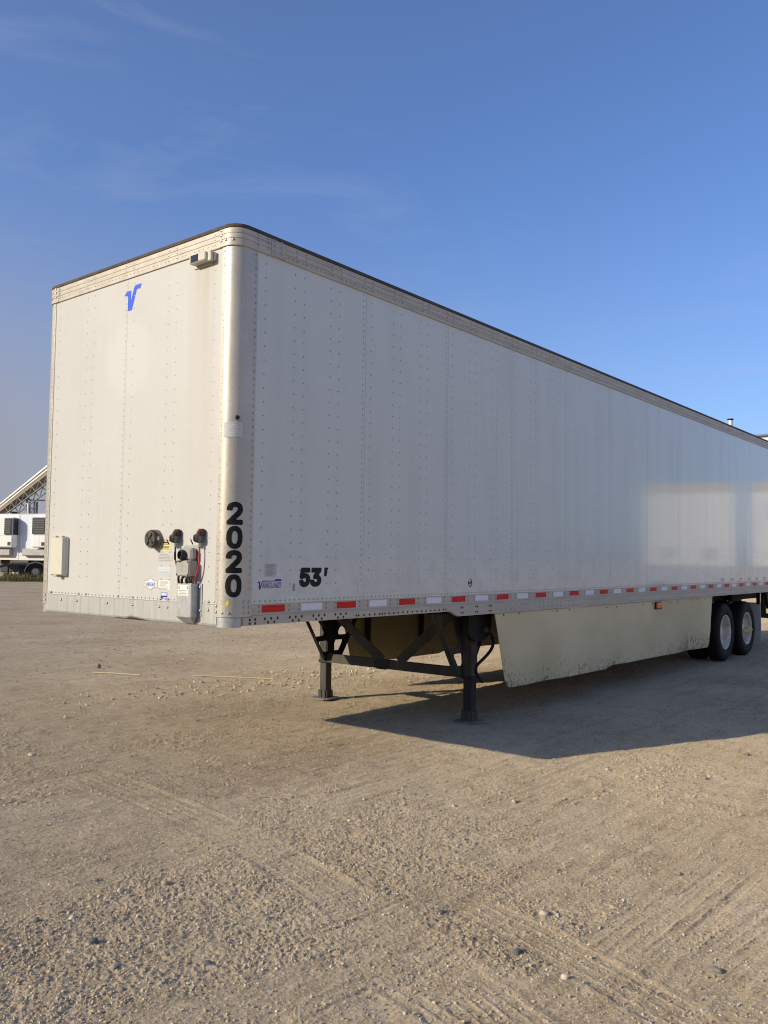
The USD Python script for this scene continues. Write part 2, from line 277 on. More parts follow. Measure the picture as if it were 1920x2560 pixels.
# skirt sheet: cream composite that lets some sun through, scuffed black low down
def skirt(name, a, b, trans):
    mat(name, {
        'g': ('geometry', {}), 'n': ('noise_texture', {'scale': 1.6, 'detail': 4}), 'r': ('rgb_ramp', {'ramp': [(.3, a), (.7, b)]}), 's': ('separate_xyz', {}),
        'sm': ('mapping', {'scale': (1.0, 1, .62)}), 'n2': ('noise_texture', {'scale': 27, 'detail': 6, 'roughness': .72}), 'n3': ('noise_texture', {'scale': .9, 'detail': 3}), 
        'zz': ('map_range', {'from_min': .30, 'from_max': .78, 'to_min': .135, 'to_max': -.08}), 'n3r': ('map_range', {'from_min': .35, 'from_max': .65, 'to_min': -.055, 'to_max': .045}), 'a0': ('math', {'math_type': 'add'}), 'a': ('math', {'math_type': 'add'}),
        'sr': ('map_range', {'from_min': .585, 'from_max': .72, 'to_min': 0.0, 'to_max': .85, 'clamp': True}), 'mx': ('mix', {'color2': (.05, .045, .035)}),
        'p': ('principled_bsdf', {'roughness': .42}), 't': ('translucent_bsdf', {'color': (.50, .36, .10)}), 'mc': ('mix_closure', {'fac': trans})},
        [('g.position', 'n.vector'), ('n.fac', 'r.fac'), ('g.position', 's.vector'), ('g.position', 'sm.vector'), ('sm.vector', 'n2.vector'), ('g.position', 'n3.vector'), ('s.z', 'zz.value'), ('n3.fac', 'n3r.value'),
         ('zz.result', 'a0.value1'), ('n3r.result', 'a0.value2'), ('a0.value', 'a.value1'), ('n2.fac', 'a.value2'), ('a.value', 'sr.value'), ('sr.result', 'mx.fac'), ('r.color', 'mx.color1'), ('mx.color', 'p.base_color'),
         ('p.BSDF', 'mc.closure1'), ('t.BSDF', 'mc.closure2')], 'mc.closure')
skirt('skirt_sheet', (.67, .57, .325), (.77, .655, .40), .03)
skirt('skirt_sheet_shaded', (.30, .26, .13), (.36, .31, .17), .07)  # same cream sheet, shade of the inner side put into a darker brown base
# packed dirt
mat('dirt', {
    'g': ('geometry', {}), 'n1': ('noise_texture', {'scale': .55, 'detail': 5, 'roughness': .6}), 'n2': ('noise_texture', {'scale': 5.5, 'detail': 7, 'roughness': .68}), 'n3': ('noise_texture', {'scale': 70, 'detail': 5, 'roughness': .7}),
    'r1': ('rgb_ramp', {'ramp': [(.28, (.390, .296, .180)), (.52, (.490, .388, .250)), (.75, (.555, .452, .305))]}),
    'r2': ('rgb_ramp', {'ramp': [(.28, (.68, .66, .63)), (.5, (1, 1, 1)), (.78, (1.0, 1.0, 1.0))]}), 'r3': ('rgb_ramp', {'ramp': [(.30, (.50, .48, .45)), (.50, (1, 1, 1)), (.72, (1.0, 1.0, 1.0))]}),  # fine-scale mottling, its dark end deepened to paint in small ground shadows
    'm1': ('mix', {'mix_type': 'multiply', 'fac': 1.0}), 'm2': ('mix', {'mix_type': 'multiply', 'fac': 1.0}), 'm3': ('mix', {'mix_type': 'multiply', 'fac': 1.0}),
    'ms': ('mapping', {'scale': (.35, 4.2, 1)}), 'n4': ('noise_texture', {'scale': 1.5, 'detail': 6, 'roughness': .66}), 'r4': ('rgb_ramp', {'ramp': [(.32, (.80, .79, .77)), (.50, (1, 1, 1)), (.7, (1.0, 1.0, 1.0))]}),
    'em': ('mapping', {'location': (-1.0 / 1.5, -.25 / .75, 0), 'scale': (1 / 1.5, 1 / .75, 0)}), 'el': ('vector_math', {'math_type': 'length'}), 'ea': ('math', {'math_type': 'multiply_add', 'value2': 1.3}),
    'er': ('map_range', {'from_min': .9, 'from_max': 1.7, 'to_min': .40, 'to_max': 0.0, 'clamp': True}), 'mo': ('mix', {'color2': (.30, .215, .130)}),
    'v': ('voronoi_texture', {'scale': 95, 'randomness': 1.0}), 'vr': ('rgb_ramp', {'ramp': [(0, (0, 0, 0)), (.86, (0, 0, 0)), (.90, (1, 1, 1)), (1, (1, 1, 1))], }), 'vs': ('separate_color', {}), 'ml': ('mix', {'color2': (.56, .49, .40)}), 'vm': ('math', {'math_type': 'multiply', 'value2': .6}),
    'h1': ('noise_texture', {'scale': 170, 'detail': 4, 'roughness': .75}), 'h2': ('noise_texture', {'scale': 52, 'detail': 4, 'roughness': .65}), 'hm': ('math', {'math_type': 'multiply_add', 'value2': .30}),
    'h3': ('noise_texture', {'scale': 15, 'detail': 4, 'roughness': .6}), 'hn': ('math', {'math_type': 'multiply_add', 'value2': 1.3}),
    'b': ('bump', {'strength': .95, 'distance': .012}), 'p': ('principled_bsdf', {'roughness': .93, 'specular_ior_level': .25, 'diffuse_roughness': .6})},
    [('g.position', k + '.vector') for k in ('n1', 'n2', 'n3', 'em', 'v', 'h1', 'h2', 'h3')] +
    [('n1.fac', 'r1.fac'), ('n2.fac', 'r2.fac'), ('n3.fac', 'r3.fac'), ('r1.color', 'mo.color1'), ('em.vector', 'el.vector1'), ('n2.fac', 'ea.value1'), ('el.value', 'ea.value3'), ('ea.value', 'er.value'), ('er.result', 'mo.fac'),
     ('mo.color', 'm1.color1'), ('r2.color', 'm1.color2'), ('m1.color', 'm2.color1'), ('r3.color', 'm2.color2'), ('g.position', 'ms.vector'), ('ms.vector', 'n4.vector'), ('n4.fac', 'r4.fac'), ('m2.color', 'm3.color1'), ('r4.color', 'm3.color2'),
     ('v.color', 'vs.color'), ('vs.r', 'vr.fac'), ('vr.color', 'vm.value1'), ('vm.value', 'ml.fac'), ('m3.color', 'ml.color1'), ('ml.color', 'p.base_color'),
     ('h1.fac', 'hm.value1'), ('h2.fac', 'hm.value3'), ('h3.fac', 'hn.value1'), ('hm.value', 'hn.value3'), ('hn.value', 'b.height'), ('b.normal', 'p.normal')])
for nm, cols in (('gravel_a', [(.34, .265, .165), (.44, .35, .23), (.50, .41, .285)]), ('gravel_b', [(.39, .31, .20), (.47, .385, .26), (.57, .485, .355)])):
    mat(nm, {'oi': ('object_info', {}), 'r': ('rgb_ramp', {'ramp': [(0, cols[0]), (.6, cols[1]), (.9, cols[2]), (1, (.57, .51, .42))]}), 'p': ('principled_bsdf', {'roughness': .9, 'specular_ior_level': .25})},
        [('oi.random', 'r.fac'), ('r.color', 'p.base_color')])

# ------------------------------------------------------------------ the ground
TAB = np.random.default_rng(11).random((256, 256))
def vnoise(x, y, seed=0):
    xi, yi = np.floor(x).astype(np.int64), np.floor(y).astype(np.int64); tx, ty = x - xi, y - yi
    tx, ty = tx * tx * tx * (tx * (6 * tx - 15) + 10), ty * ty * ty * (ty * (6 * ty - 15) + 10)
    xi, yi = xi + 37 * seed, yi + 91 * seed; a, b, c, d = xi & 255, (xi + 1) & 255, yi & 255, (yi + 1) & 255
    return (TAB[a, c] * (1 - tx) + TAB[b, c] * tx) * (1 - ty) + (TAB[a, d] * (1 - tx) + TAB[b, d] * tx) * ty
def fb(x, y, octv=3, seed=0):
    o = 0
    for k in range(octv): o = o + .5 ** (k + 1) * vnoise(x * 2 ** k, y * 2 ** k, seed + k)
    return o / (1 - .5 ** octv)
def sstep(a, b, x): t = np.clip((x - a) / (b - a), 0, 1); return t * t * (3 - 2 * t)
# tyre tracks: (axis the track runs along, polynomial of the other coordinate, range, half width, ribs, rib height)
TRACKS = [('y', np.polyfit([1.2, -.2, -1.2, -2.2, -3.2], [-.30, -.44, -.62, -.93, -1.33], 2), (-4.5, 1.6), .155, 5, 0.00471),
          ('y', np.polyfit([-1.6, -2.27, -3.16, -4.0], [-.30, -.42, -.69, -1.0], 2), (-4.5, -1.9), .13, 4, 0.00471),
          ('y', np.polyfit([-2.3, -2.64, -3.1, -4.0], [-1.17, -1.27, -1.38, -1.66], 2), (-4.5, -2.3), .14, 5, 0.00439),
          ('x', np.polyfit([-.9, .4, 1.7, 4], [-3.12, -3.13, -3.17, -3.3], 2), (-1.0, 5.5), .19, 6, 0.0052),
          ('x', np.polyfit([-.7, .2, 2], [-3.46, -3.55, -3.8], 2), (-.9, 3), .14, 5, 0.0046),
          ('x', np.polyfit([-1.7, -.5, 1], [.43, .41, .50], 2), (-2.5, -.3), .12, 5, 0.00753),
          ('x', np.polyfit([-.9, 2.1, 5], [1.45, 1.04, .9], 2), (-3, 5), .20, 6, 0.00502),
          ('x', np.polyfit([-1, 3, 8], [-.62, -.72, -.65], 2), (.2, 12), .16, 5, 0.00502),
          ('x', np.polyfit([-1, 3, 8], [-1.75, -1.60, -1.70], 2), (1.1, 12), .18, 5, 0.00419),
          ('x', np.polyfit([-3, 3, 8], [2.4, 2.1, 2.2], 2), (-3, 10), .2, 5, 0.00586),
          ('x', np.polyfit([-3, 3, 8], [3.6, 3.5, 3.3], 2), (-3, 14), .22, 5, 0.00670),
          ('x', np.polyfit([-3, 6, 12], [5.6, 5.1, 5.3], 2), (-3, 16), .25, 5, 0.00670)]
def tracks(x, y):
    mask, rel = np.zeros_like(x), np.zeros_like(x)
    for i, (ax, co, (lo, hi), w, ribs, hgt) in enumerate(TRACKS):
        s, o = (x, y) if ax == 'x' else (y, x); t = o - np.polyval(co, s)
        near = (np.abs(t) < w * 1.6) & (s > lo) & (s < hi)
        if not near.any(): continue
        s, t = s[near], t[near]
        worn = sstep(.22 if i < 3 else .36, .50 if i < 3 else .58, vnoise(s * 1.3, t * 2 + i * 7.3, 40 + i)) * sstep(lo, lo + .4, s) * (1 - sstep(hi - .5, hi, s))
        m = (1 - sstep(w * .9, w * 1.25, np.abs(t))) * (.35 + .65 * worn)
        u = (t / w * .5 + .5) * ribs; d = np.abs(u - np.round(u)) * 2 * w / ribs; 
        ridge = np.exp(-(d / .0075) ** 2) * (.35 + .9 * vnoise(s * 22, np.round(u) * 5.1 + i, 60 + i))
        lug = (np.abs(((s * 17 + np.floor(u) * .5) % 1) - .5) < .13) * .22
        r = m * hgt * (ridge - lug * .55) * worn + .0045 * np.exp(-((np.abs(t) - w * 1.12) / .018) ** 2) * worn * vnoise(s * 6, t * 9, 80 + i) * 1.6 - .003 * m
        mask[near] = np.maximum(mask[near], m); rel[near] += r
    return mask, rel
def rough(x, y):
    return sstep(.50, .61, .62 * fb(x * .75, y * .75, 3, 3) + .16 * vnoise(x * .22, y * 1.1, 9) + .22 * fb(x * 3.1, y * 3.1, 2, 33))
def height(x, y, fine=3):
    x, y = np.asarray(x, float), np.asarray(y, float); sh = x.shape; x, y = x.ravel(), y.ravel()
    h = .05 * (fb(x / 5, y / 5, 2, 1) - .5) + .022 * (fb(x / .9, y / 1.3, 2, 5) - .5)
    m, rel = tracks(x, y); g = rough(x, y) * (1 - .85 * m); k = .26 + .95 * g
    if fine >= 1: h = h + (.010 * (vnoise(x / .13, y / .15, 12) - .5) + .006 * (vnoise(x * 2.2, y / .045, 14) - .5) * (1 - g)) * (1 - .6 * m)
    if fine >= 2: h = h + (.12 + .74 * g) * (1 - .7 * m) * (.0050 * np.maximum(vnoise(x / .046, y / .042, 15) - .5, 0) * 2 + .0078 * (vnoise(x / .019 + 3, y / .021, 17) - .5))
    if fine >= 3: h = h + (.30 + .65 * g) * (1 - .55 * m) * .0078 * np.maximum(vnoise(x / .0135, y / .0135, 19) - .42, 0) * 1.6
    if fine >= 2:   # many old passes of tyres along the yard: fine parallel grooves that come and go
        yy = y + .10 * np.sin(x * .21) + .05 * x; gate = sstep(.46, .62, fb(x * .33, y * .9, 2, 51)) * (1 - .6 * g)
        h = h + gate * .0075 * (vnoise(x * 1.3, yy / .024, 53) - .5)
    h = h + rel
    h = h * (1 - sstep(30, 44, np.hypot(x - 2, y))) + .20 * sstep(22, 50, y)
    return h.reshape(sh)
T0, T1 = (-9, -9), (48, 48)
heading = math.atan2(FWD[1], FWD[0])
def tile_res(i, j):
    cx, cy = i + .5 - EYE[0], j + .5 - EYE[1]; d = math.hypot(cx, cy); a = abs((math.atan2(cy, cx) - heading + math.pi) % (2 * math.pi) - math.pi)
    if a > math.radians(38) + 1.2 / max(d, .5) or d < 1.8: return 10 if d < 20 else 5
    return 160 if d < 5.0 else 80 if d < 8.5 else 40 if d < 13 else 20 if d < 21 else 10 if d < 40 else 5
res = {(i, j): tile_res(i, j) for i in range(T0[0], T1[0]) for j in range(T0[1], T1[1])}
GV, GF, GN, gn = [], [], [], 0
for (i, j), n in res.items():
    e = 1.0 / n; ax = i + np.arange(-1, n + 2) * e; ay = j + np.arange(-1, n + 2) * e
    X, Y = np.meshgrid(ax, ay, indexing='ij'); H = height(X, Y, 3 if n >= 80 else 2 if n >= 40 else 1 if n >= 20 else 0)
    N = np.stack([-(H[2:, 1:-1] - H[:-2, 1:-1]) / (2 * e), -(H[1:-1, 2:] - H[1:-1, :-2]) / (2 * e), np.ones((n + 1, n + 1))], -1); N /= np.linalg.norm(N, axis=-1, keepdims=True)
    X, Y, H = X[1:-1, 1:-1], Y[1:-1, 1:-1], H[1:-1, 1:-1].copy()
    for (di, dj) in ((-1, 0), (1, 0), (0, -1), (0, 1)):
        m = res.get((i + di, j + dj), 1)
        sl = (0 if di < 0 else n, slice(None)) if di else (slice(None), 0 if dj < 0 else n)
        if m < n:      # meet the coarser neighbour on its own edge
            c = height(X[sl][::n // m], Y[sl][::n // m], 3 if m >= 80 else 2 if m >= 40 else 1 if m >= 20 else 0)
            H[sl] = np.interp(np.arange(n + 1), np.arange(0, n + 1, n // m), c)
        elif m > n: pass
    # edges shared by equal tiles use the same detail; a finer neighbour follows this one
    idx = np.arange((n + 1) ** 2).reshape(n + 1, n + 1); a, b, c, d = idx[:-1, :-1].ravel(), idx[1:, :-1].ravel(), idx[1:, 1:].ravel(), idx[:-1, 1:].ravel()
    GV.append(np.stack([X, Y, H], -1).reshape(-1, 3)); GN.append(N.reshape(-1, 3)); GF.append(np.vstack([np.c_[a, b, c], np.c_[a, c, d]]) + gn); gn += (n + 1) ** 2
xs = np.array([-4000, -900, -200, T0[0], 0, 16, 32, T1[0], 200, 900, 4000.0]); ys = np.array([-4000, -900, -200, T0[1], 0, 16, 22, 29, 36, 43, T1[1], 200, 900, 4000.0])
for i in range(len(xs) - 1):
    for j in range(len(ys) - 1):
        if T0[0] <= xs[i] < T1[0] and T0[1] <= ys[j] < T1[1]: continue
        P = np.array([[xs[i], ys[j]], [xs[i + 1], ys[j]], [xs[i + 1], ys[j + 1]], [xs[i], ys[j + 1]]])
        z = np.where(np.hypot(P[:, 0] - 2, P[:, 1]) > 44, .20 * sstep(22, 50, P[:, 1]), height(P[:, 0], P[:, 1], 0))
        GV.append(np.c_[P, z - .02]); GN.append(np.tile([0, 0, 1.0], (4, 1))); GF.append(np.array([[0, 1, 2], [0, 2, 3]]) + gn); gn += 4
gm = UsdGeom.Mesh.Define(stage, '/World/ground'); V, F, N = np.vstack(GV), np.vstack(GF), np.vstack(GN)
gm.CreatePointsAttr(Vt.Vec3fArray.FromNumpy(V.astype(np.float32))); gm.CreateFaceVertexCountsAttr(Vt.IntArray.FromNumpy(np.full(len(F), 3, np.int32)))
gm.CreateFaceVertexIndicesAttr(Vt.IntArray.FromNumpy(F.astype(np.int32).ravel())); gm.CreateSubdivisionSchemeAttr('none')
gm.CreateNormalsAttr(Vt.Vec3fArray.FromNumpy(N.astype(np.float32))); gm.SetNormalsInterpolation('vertex')
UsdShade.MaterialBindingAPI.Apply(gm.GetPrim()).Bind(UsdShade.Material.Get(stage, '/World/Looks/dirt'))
keys(gm.GetPrim(), 'dry packed dirt yard with gravel and tyre tracks', 'ground', kind='structure')
keys(dome.GetPrim(), 'blue evening sky with faint wisps of cloud', 'sky', kind='structure')
print('ground triangles', len(F))

# ------------------------------------------------------------------ the semi-trailer
LEN, W = 16.15, 2.59
ZB, ZB2, ZS, ZT, ZR = 1.182, 1.130, 1.336, 3.963, 4.132
SEAM0, PITCH, POST = 1.442, 1.2404, 0.41347
R = .115
TR = thing('semi_trailer', 'long white box semi-trailer numbered 2020, standing on its landing gear without a truck', 'semi-trailer')
def arc(side=0, r=R, n=14):         # corner plan from the nose round to the flank: points and outward normals
    a = np.linspace(math.pi, 1.5 * math.pi, n); p = np.c_[R + r * np.cos(a), R + r * np.sin(a)]; nn = np.c_[np.cos(a), np.sin(a)]
    return (p, nn) if not side else (np.c_[p[:, 0], W - p[:, 1]], np.c_[nn[:, 0], -nn[:, 1]])
def plan(y0, x1, both=False, x1far=None):  # nose from y0, round the near corner, along the flank to x1
    p, n = arc(); P = [p, [[x1, 0]]]; Nn = [n, [[0, -1]]]
    if both:
        q, m = arc(1); P = [[[x1far, W]], q[::-1]] + P; Nn = [[[0, 1]], m[::-1]] + Nn
    else: P = [[[0, y0]]] + P; Nn = [[[-1, 0]]] + Nn
    return np.vstack(P), np.vstack(Nn)
def sweep(P, Nn, prof, closed=True):
    """sweeps a closed profile [(outward offset, z)] along plan points P with outward normals Nn"""
    prof = np.array(prof, float); k, n = len(prof), len(P)
    v = np.concatenate([np.c_[P[:, None, :] + Nn[:, None, :] * prof[None, :, :1], np.broadcast_to(prof[None, :, 1:], (n, k, 1))].reshape(n, k, 3)]).reshape(-1, 3); F = []
    i = np.arange(k); j = (i + 1) % k
    for a in range(n - 1): F += [np.c_[a * k + i, (a + 1) * k + i, (a + 1) * k + j], np.c_[a * k + i, (a + 1) * k + j, a * k + j]]
    cap = trimesh.creation.triangulate_polygon(Polygon(prof), engine='earcut')[1]
    F += [cap, cap[:, ::-1] + (n - 1) * k]
    m = trimesh.Trimesh(v, np.vstack(F), process=False); m.fix_normals(); return m
# -- flank sheets, far side wall, nose sheets
edges = [.20] + [SEAM0 + .023 + PITCH * k for k in range(12)] + [LEN - .08]
riv_cols = [.294] + [.607 + POST * k + d for k in range(37) for d in (0, .105)]
for k in range(len(edges) - 1):
    a, b = edges[k], edges[k + 1]
    p = obj('side_panel', MB().box((a + .0012, 0, ZS), (b - .0012, .028, ZT + .02)), 'side_paint', TR, smooth=False)
    rv = MB()
    for c in riv_cols:
        if not a < c < b: continue
        dense = abs((c - SEAM0) / PITCH - round((c - SEAM0) / PITCH)) < .01
        zz = np.arange(3.939 if dense else 3.891, 1.40, -.0519 if dense else -.1049)
        rv.domes(np.c_[np.full(len(zz), c), np.zeros(len(zz)), zz], (0, -1, 0), .0066 if c < 5 else .006)
    bx = np.arange(.246, LEN, .0517); bx = bx[(bx > a) & (bx < b)]
    rv.domes(np.c_[bx, np.zeros(len(bx)), np.full(len(bx), 1.356)], (0, -1, 0), .0075)
    obj('rivets', rv, 'rivet_metal', p, smooth=False, kind='stuff')
obj('far_wall', MB().box((.13, W - .028, ZB), (LEN, W, ZT + .02)), 'side_paint', TR, smooth=False)
obj('rear_door', MB().box((LEN - .06, .03, ZB2), (LEN - .02, W - .03, ZR - .05)), 'side_paint', TR, smooth=False)
nose_cols = [2.372, 1.927, 1.819, 1.354, 1.249, .788, .685, .228]
nose_edges = [W - .128, 1.335, .128]
for k in range(2):
    a, b = nose_edges[k + 1], nose_edges[k]
    p = obj('front_panel', MB().box((0, a + .001, ZS), (.028, b - .001, ZT + .02)), 'nose_paint', TR, smooth=False)
    rv = MB()
    for c in nose_cols:
        if a < c < b:
            dense = abs(c - 1.354) < .01; zz = np.arange(3.915, 1.40, -.052 if dense else -.1049)
            rv.domes(np.c_[np.zeros(len(zz)), np.full(len(zz), c), zz], (-1, 0, 0), .006)
    by = np.arange(a + .03, b - .01, .0517); rv.domes(np.c_[np.zeros(len(by)), by, np.full(len(by), 1.352)], (-1, 0, 0), .007)
    obj('rivets', rv, 'rivet_metal', p, smooth=False, kind='stuff')
# -- corner posts
for far in (0, 1):
    p, n = arc(far); e0, e1 = ([[0, .148]], [[.21, 0]]) if not far else ([[0, W - .148]], [[.21, W]])
    P = np.vstack([e0, p, e1]); Nn = np.vstack([[[-1, 0]], n, [[0, -1 if not far else 1]]])
    q = obj('corner_post', sweep(P, Nn, [(.0015, 1.245), (.0045, 1.247), (.0045, ZT), (.0015, ZT + .02), (-.01, ZT + .02), (-.01, 1.245)]), 'post_metal', TR, smooth=40)
    rv = MB(); zz = np.arange(3.93, 1.40, -.0517); s = 1 if not far else -1; y0 = 0 if not far else W
    rv.domes(np.c_[np.full(len(zz), -.0045), np.full(len(zz), y0 + s * .124), zz], (-1, 0, 0), .0075)
    rv.domes(np.c_[np.full(len(zz), .192), np.full(len(zz), y0 - s * .0045), zz], (0, -s, 0), .0105, .006)
    for x in (.140, .189):
        for z in (1.355, 1.318, 1.277): rv.domes([(x, y0 - s * .0045, z)], (0, -s, 0), .0125, .008)
    for z in (1.325, 1.283): rv.domes([(-.0045, y0 + s * .13, z)], (-1, 0, 0), .012, .008)
    for dg in (200, 224): rv.domes([(R + (R + .0045) * math.cos(math.radians(dg)), y0 + s * (R + (R + .0045) * math.sin(math.radians(dg))), 1.277)], (math.cos(math.radians(dg)), s * math.sin(math.radians(dg)), 0), .010, .007)
    obj('bolts', rv, 'bolt_metal', q, smooth=False, kind='stuff')
# -- top rail all round, grooved, with the dark roof edge above it
def grooved(z0, z1, d, gs):
    o = [(d, z0), (d + .002, z0 + .003)]
    for g in gs: o += [(d + .002, g - .004), (d - .002, g - .0015), (d - .002, g + .0015), (d + .002, g + .004)]
    return o + [(d + .002, z1 - .003), (d, z1), (-.03, z1), (-.03, z0)]
gro = grooved(ZT, 4.096, .009, (4.016, 4.055))
pn = np.array([[0, W - .20], [0, .175]]); nn = np.array([[-1, 0], [-1, 0.0]])
front_rail = obj('front_rail', sweep(pn, nn, gro), 'cap_metal', TR, smooth=False)
rv = MB()
for c in nose_cols: rv.domes([(-.011, c, z) for z in (3.998, 4.036, 4.074)], (-1, 0, 0), .0075)
by = np.arange(.26, W - .22, .0517); rv.domes(np.c_[np.full(len(by), -.011), by, np.full(len(by), 3.996)], (-1, 0, 0), .0065)
obj('rivets', rv, 'rivet_metal', front_rail, smooth=False, kind='stuff')
for far in (0, 1):
    p, n = arc(far); P = np.vstack([[[0, .175]] if not far else [[0, W - .2]], p, [[.39, 0 if not far else W]]]); Nn = np.vstack([[[-1, 0]], n, [[0, -1 if not far else 1]]])
    q = obj('corner_cap', sweep(P, Nn, grooved(ZT, 4.096, .0125, (4.016, 4.055))), 'cap_metal', TR, smooth=30)
    s = 1 if not far else -1; y0 = 0 if not far else W; rv = MB()
    for z in (4.008, 4.047, 4.086): rv.domes([(-.0145, y0 + s * .155, z)], (-1, 0, 0), .0115, .008); rv.domes([(.20, y0 - s * .0145, z), (.306, y0 - s * .0145, z), (.366, y0 - s * .0145, z)], (0, -s, 0), .0125, .008)
    for dg in (186, 212, 246): rv.domes([(R + (R + .0145) * math.cos(math.radians(dg)), y0 + s * (R + (R + .0145) * math.sin(math.radians(dg))), 4.006)], (math.cos(math.radians(dg)), s * math.sin(math.radians(dg)), 0), .012, .008)
    obj('bolts', rv, 'bolt_metal', q, smooth=False, kind='stuff')
    y1 = -.016 if not far else W + .016
    q = obj('splice_plate', MB().box((.331, y0 - s * .004, ZT + .004), (.475, y1 - s * .002, 4.092), .002), 'rail_metal', TR, smooth=False)
    rv = MB().domes([(x, y1 - s * .002, z) for x in (.366, .435) for z in (4.008, 4.047, 4.086)], (0, -s, 0), .0125, .007)
    obj('bolts', rv, 'bolt_metal', q, smooth=False, kind='stuff')
    P = np.array([[.475, y0], [LEN, y0]]); Nn = np.array([[0, -s], [0, -s]], float)
    q = obj('top_rail', sweep(P, Nn, gro), 'rail_metal', TR, smooth=False)
    rv = MB()
    if not far:
        for c in riv_cols[1:]: rv.domes([(c, -.011, z) for z in (3.998, 4.036, 4.074)], (0, -1, 0), .0078 if c < 6 else .007)
        bx = np.arange(.519, LEN, .0517); rv.domes(np.c_[bx, np.full(len(bx), -.011), np.full(len(bx), 3.998)], (0, -1, 0), .0068)
        obj('rivets', rv, 'rivet_metal', q, smooth=False, kind='stuff')
P, Nn = plan(0, LEN, True, LEN)
obj('roof_edge', sweep(P, Nn, [(.004, 4.096), (.014, 4.100), (.015, 4.113), (.010, 4.126), (-.02, ZR), (-.06, ZR - .004), (-.06, 4.096)]), 'black_trim', TR, smooth=30)
obj('roof', MB().box((.05, .05, 4.09), (LEN - .02, W - .05, 4.118)), 'side_paint', TR, smooth=False)
# -- front sill (galvanized) and its curved ends
pn = np.array([[0, W - .13], [0, .13]])
sill = obj('front_sill', sweep(pn, nn, [(.002, 1.196), (.003, ZS - .002), (-.02, ZS - .002), (-.06, 1.19), (-.03, 1.172), (-.008, 1.174), (-.001, 1.183)]), 'sill_metal', TR, smooth=False)
rv = MB().domes([(-.003, y, z) for y in (2.2, 1.95, 1.5, 1.15, .80, .70, .22) for z in (1.292,)], (-1, 0, 0), .013, .009)
rv.domes([(-.003, y, 1.352) for y in (2.37, 1.93, 1.82, 1.354, 1.15, .79, .70, .22)], (-1, 0, 0), .011, .007)
obj('bolts', rv, 'bolt_metal', sill, smooth=False, kind='stuff')
for far in (0, 1):
    p, n = arc(far); y0 = 0 if not far else W; s = 1 if not far else -1
    P = np.vstack([[[0, y0 + s * .13]], p, [[.125, y0]]]); Nn = np.vstack([[[-1, 0]], n, [[0, -s]]])
    obj('sill_corner', sweep(P, Nn, [(-.002, 1.172), (-.002, 1.262), (-.03, 1.262), (-.03, 1.172)]), 'galvanized', TR, smooth=40)
# -- bottom rails, stickers, bolts
for far in (0, 1):
    y0 = 0 if not far else W; s = 1 if not far else -1
    poly = Polygon([(.213, ZS + .01), (LEN, ZS + .01), (LEN, ZB2), (2.904, ZB2), (2.775, ZB), (.128, ZB), (.128, 1.2435), (.213, 1.2435)])
    m = MB().prism(poly, 'y', min(y0 + s * .003, y0 + s * .03), max(y0 + s * .003, y0 + s * .03))
    lo, hi = sorted((y0 + s * .0028, y0 - s * .010)); m.prism(Polygon([(.213, 1.2435), (.213, 1.251), (LEN, 1.251), (LEN, 1.2435)]), 'y', lo, hi)
    lo, hi = sorted((y0 + s * .0028, y0 - s * .006)); m.prism(Polygon([(.13, 1.2433), (LEN - .01, 1.2433), (LEN - .01, ZB2 + .001), (2.905, ZB2 + .001), (2.776, ZB + .001), (.13, ZB + .001)]), 'y', lo, hi)
    br = obj('bottom_rail', m, 'rail_metal', TR, smooth=False)
    if far: continue
    rv, bk = MB(), MB()
    for c in riv_cols: rv.domes([(c, .003, z) for z in (1.318, 1.281)], (0, -1, 0), .0095, .005)
    for k in range(4):
        x = .411 + .2587 * k; bk.domes([(x - .064, -.006, 1.225), (x, -.006, 1.225), (x + .066, -.006, 1.226), (x - .032, -.006, 1.198), (x + .033, -.006, 1.198)], (0, -1, 0), .0115, .006)
    bk.domes([(x, -.006, z) for x in (.198, .251) for z in (1.224, 1.196)], (0, -1, 0), .0115, .006)
    bk.domes([(x, -.006, 1.205) for x in (1.383, 1.414, 1.483, 1.556, 1.626, 1.693, 1.727, 1.765, 1.824, 1.888, 1.952, 2.02, 2.09, 2.16, 2.23, 2.30, 2.37, 2.44, 2.51, 2.58, 2.65, 2.69)], (0, -1, 0), .0105, .006)
    for x in (2.955, 3.215, 3.475): bk.domes([(x + d, -.006, z) for d in (0, .030) for z in (1.215, 1.163)], (0, -1, 0), .0105, .006)
    for x in np.arange(3.70, LEN, .4135): rv.domes([(x + d, -.006, z) for d in (0, .09, .20, .29) for z in (1.213, 1.158)], (0, -1, 0), .0095, .005)
    obj('rivets', rv, 'rivet_metal', br, smooth=False, kind='stuff'); obj('bolts', bk, 'dark_bolt', br, smooth=False, kind='stuff')
    for k in range(37):
        x = .440 + POST * k; z = 1.2975; w = .118
        obj('reflective_strip', MB().box((x - w, .0015, z - .027), (x + w, .0035, z + .027)), 'red_tape' if k % 2 == 0 else 'white_tape', br, smooth=False, label='red reflective strip' if k % 2 == 0 else 'white reflective strip')
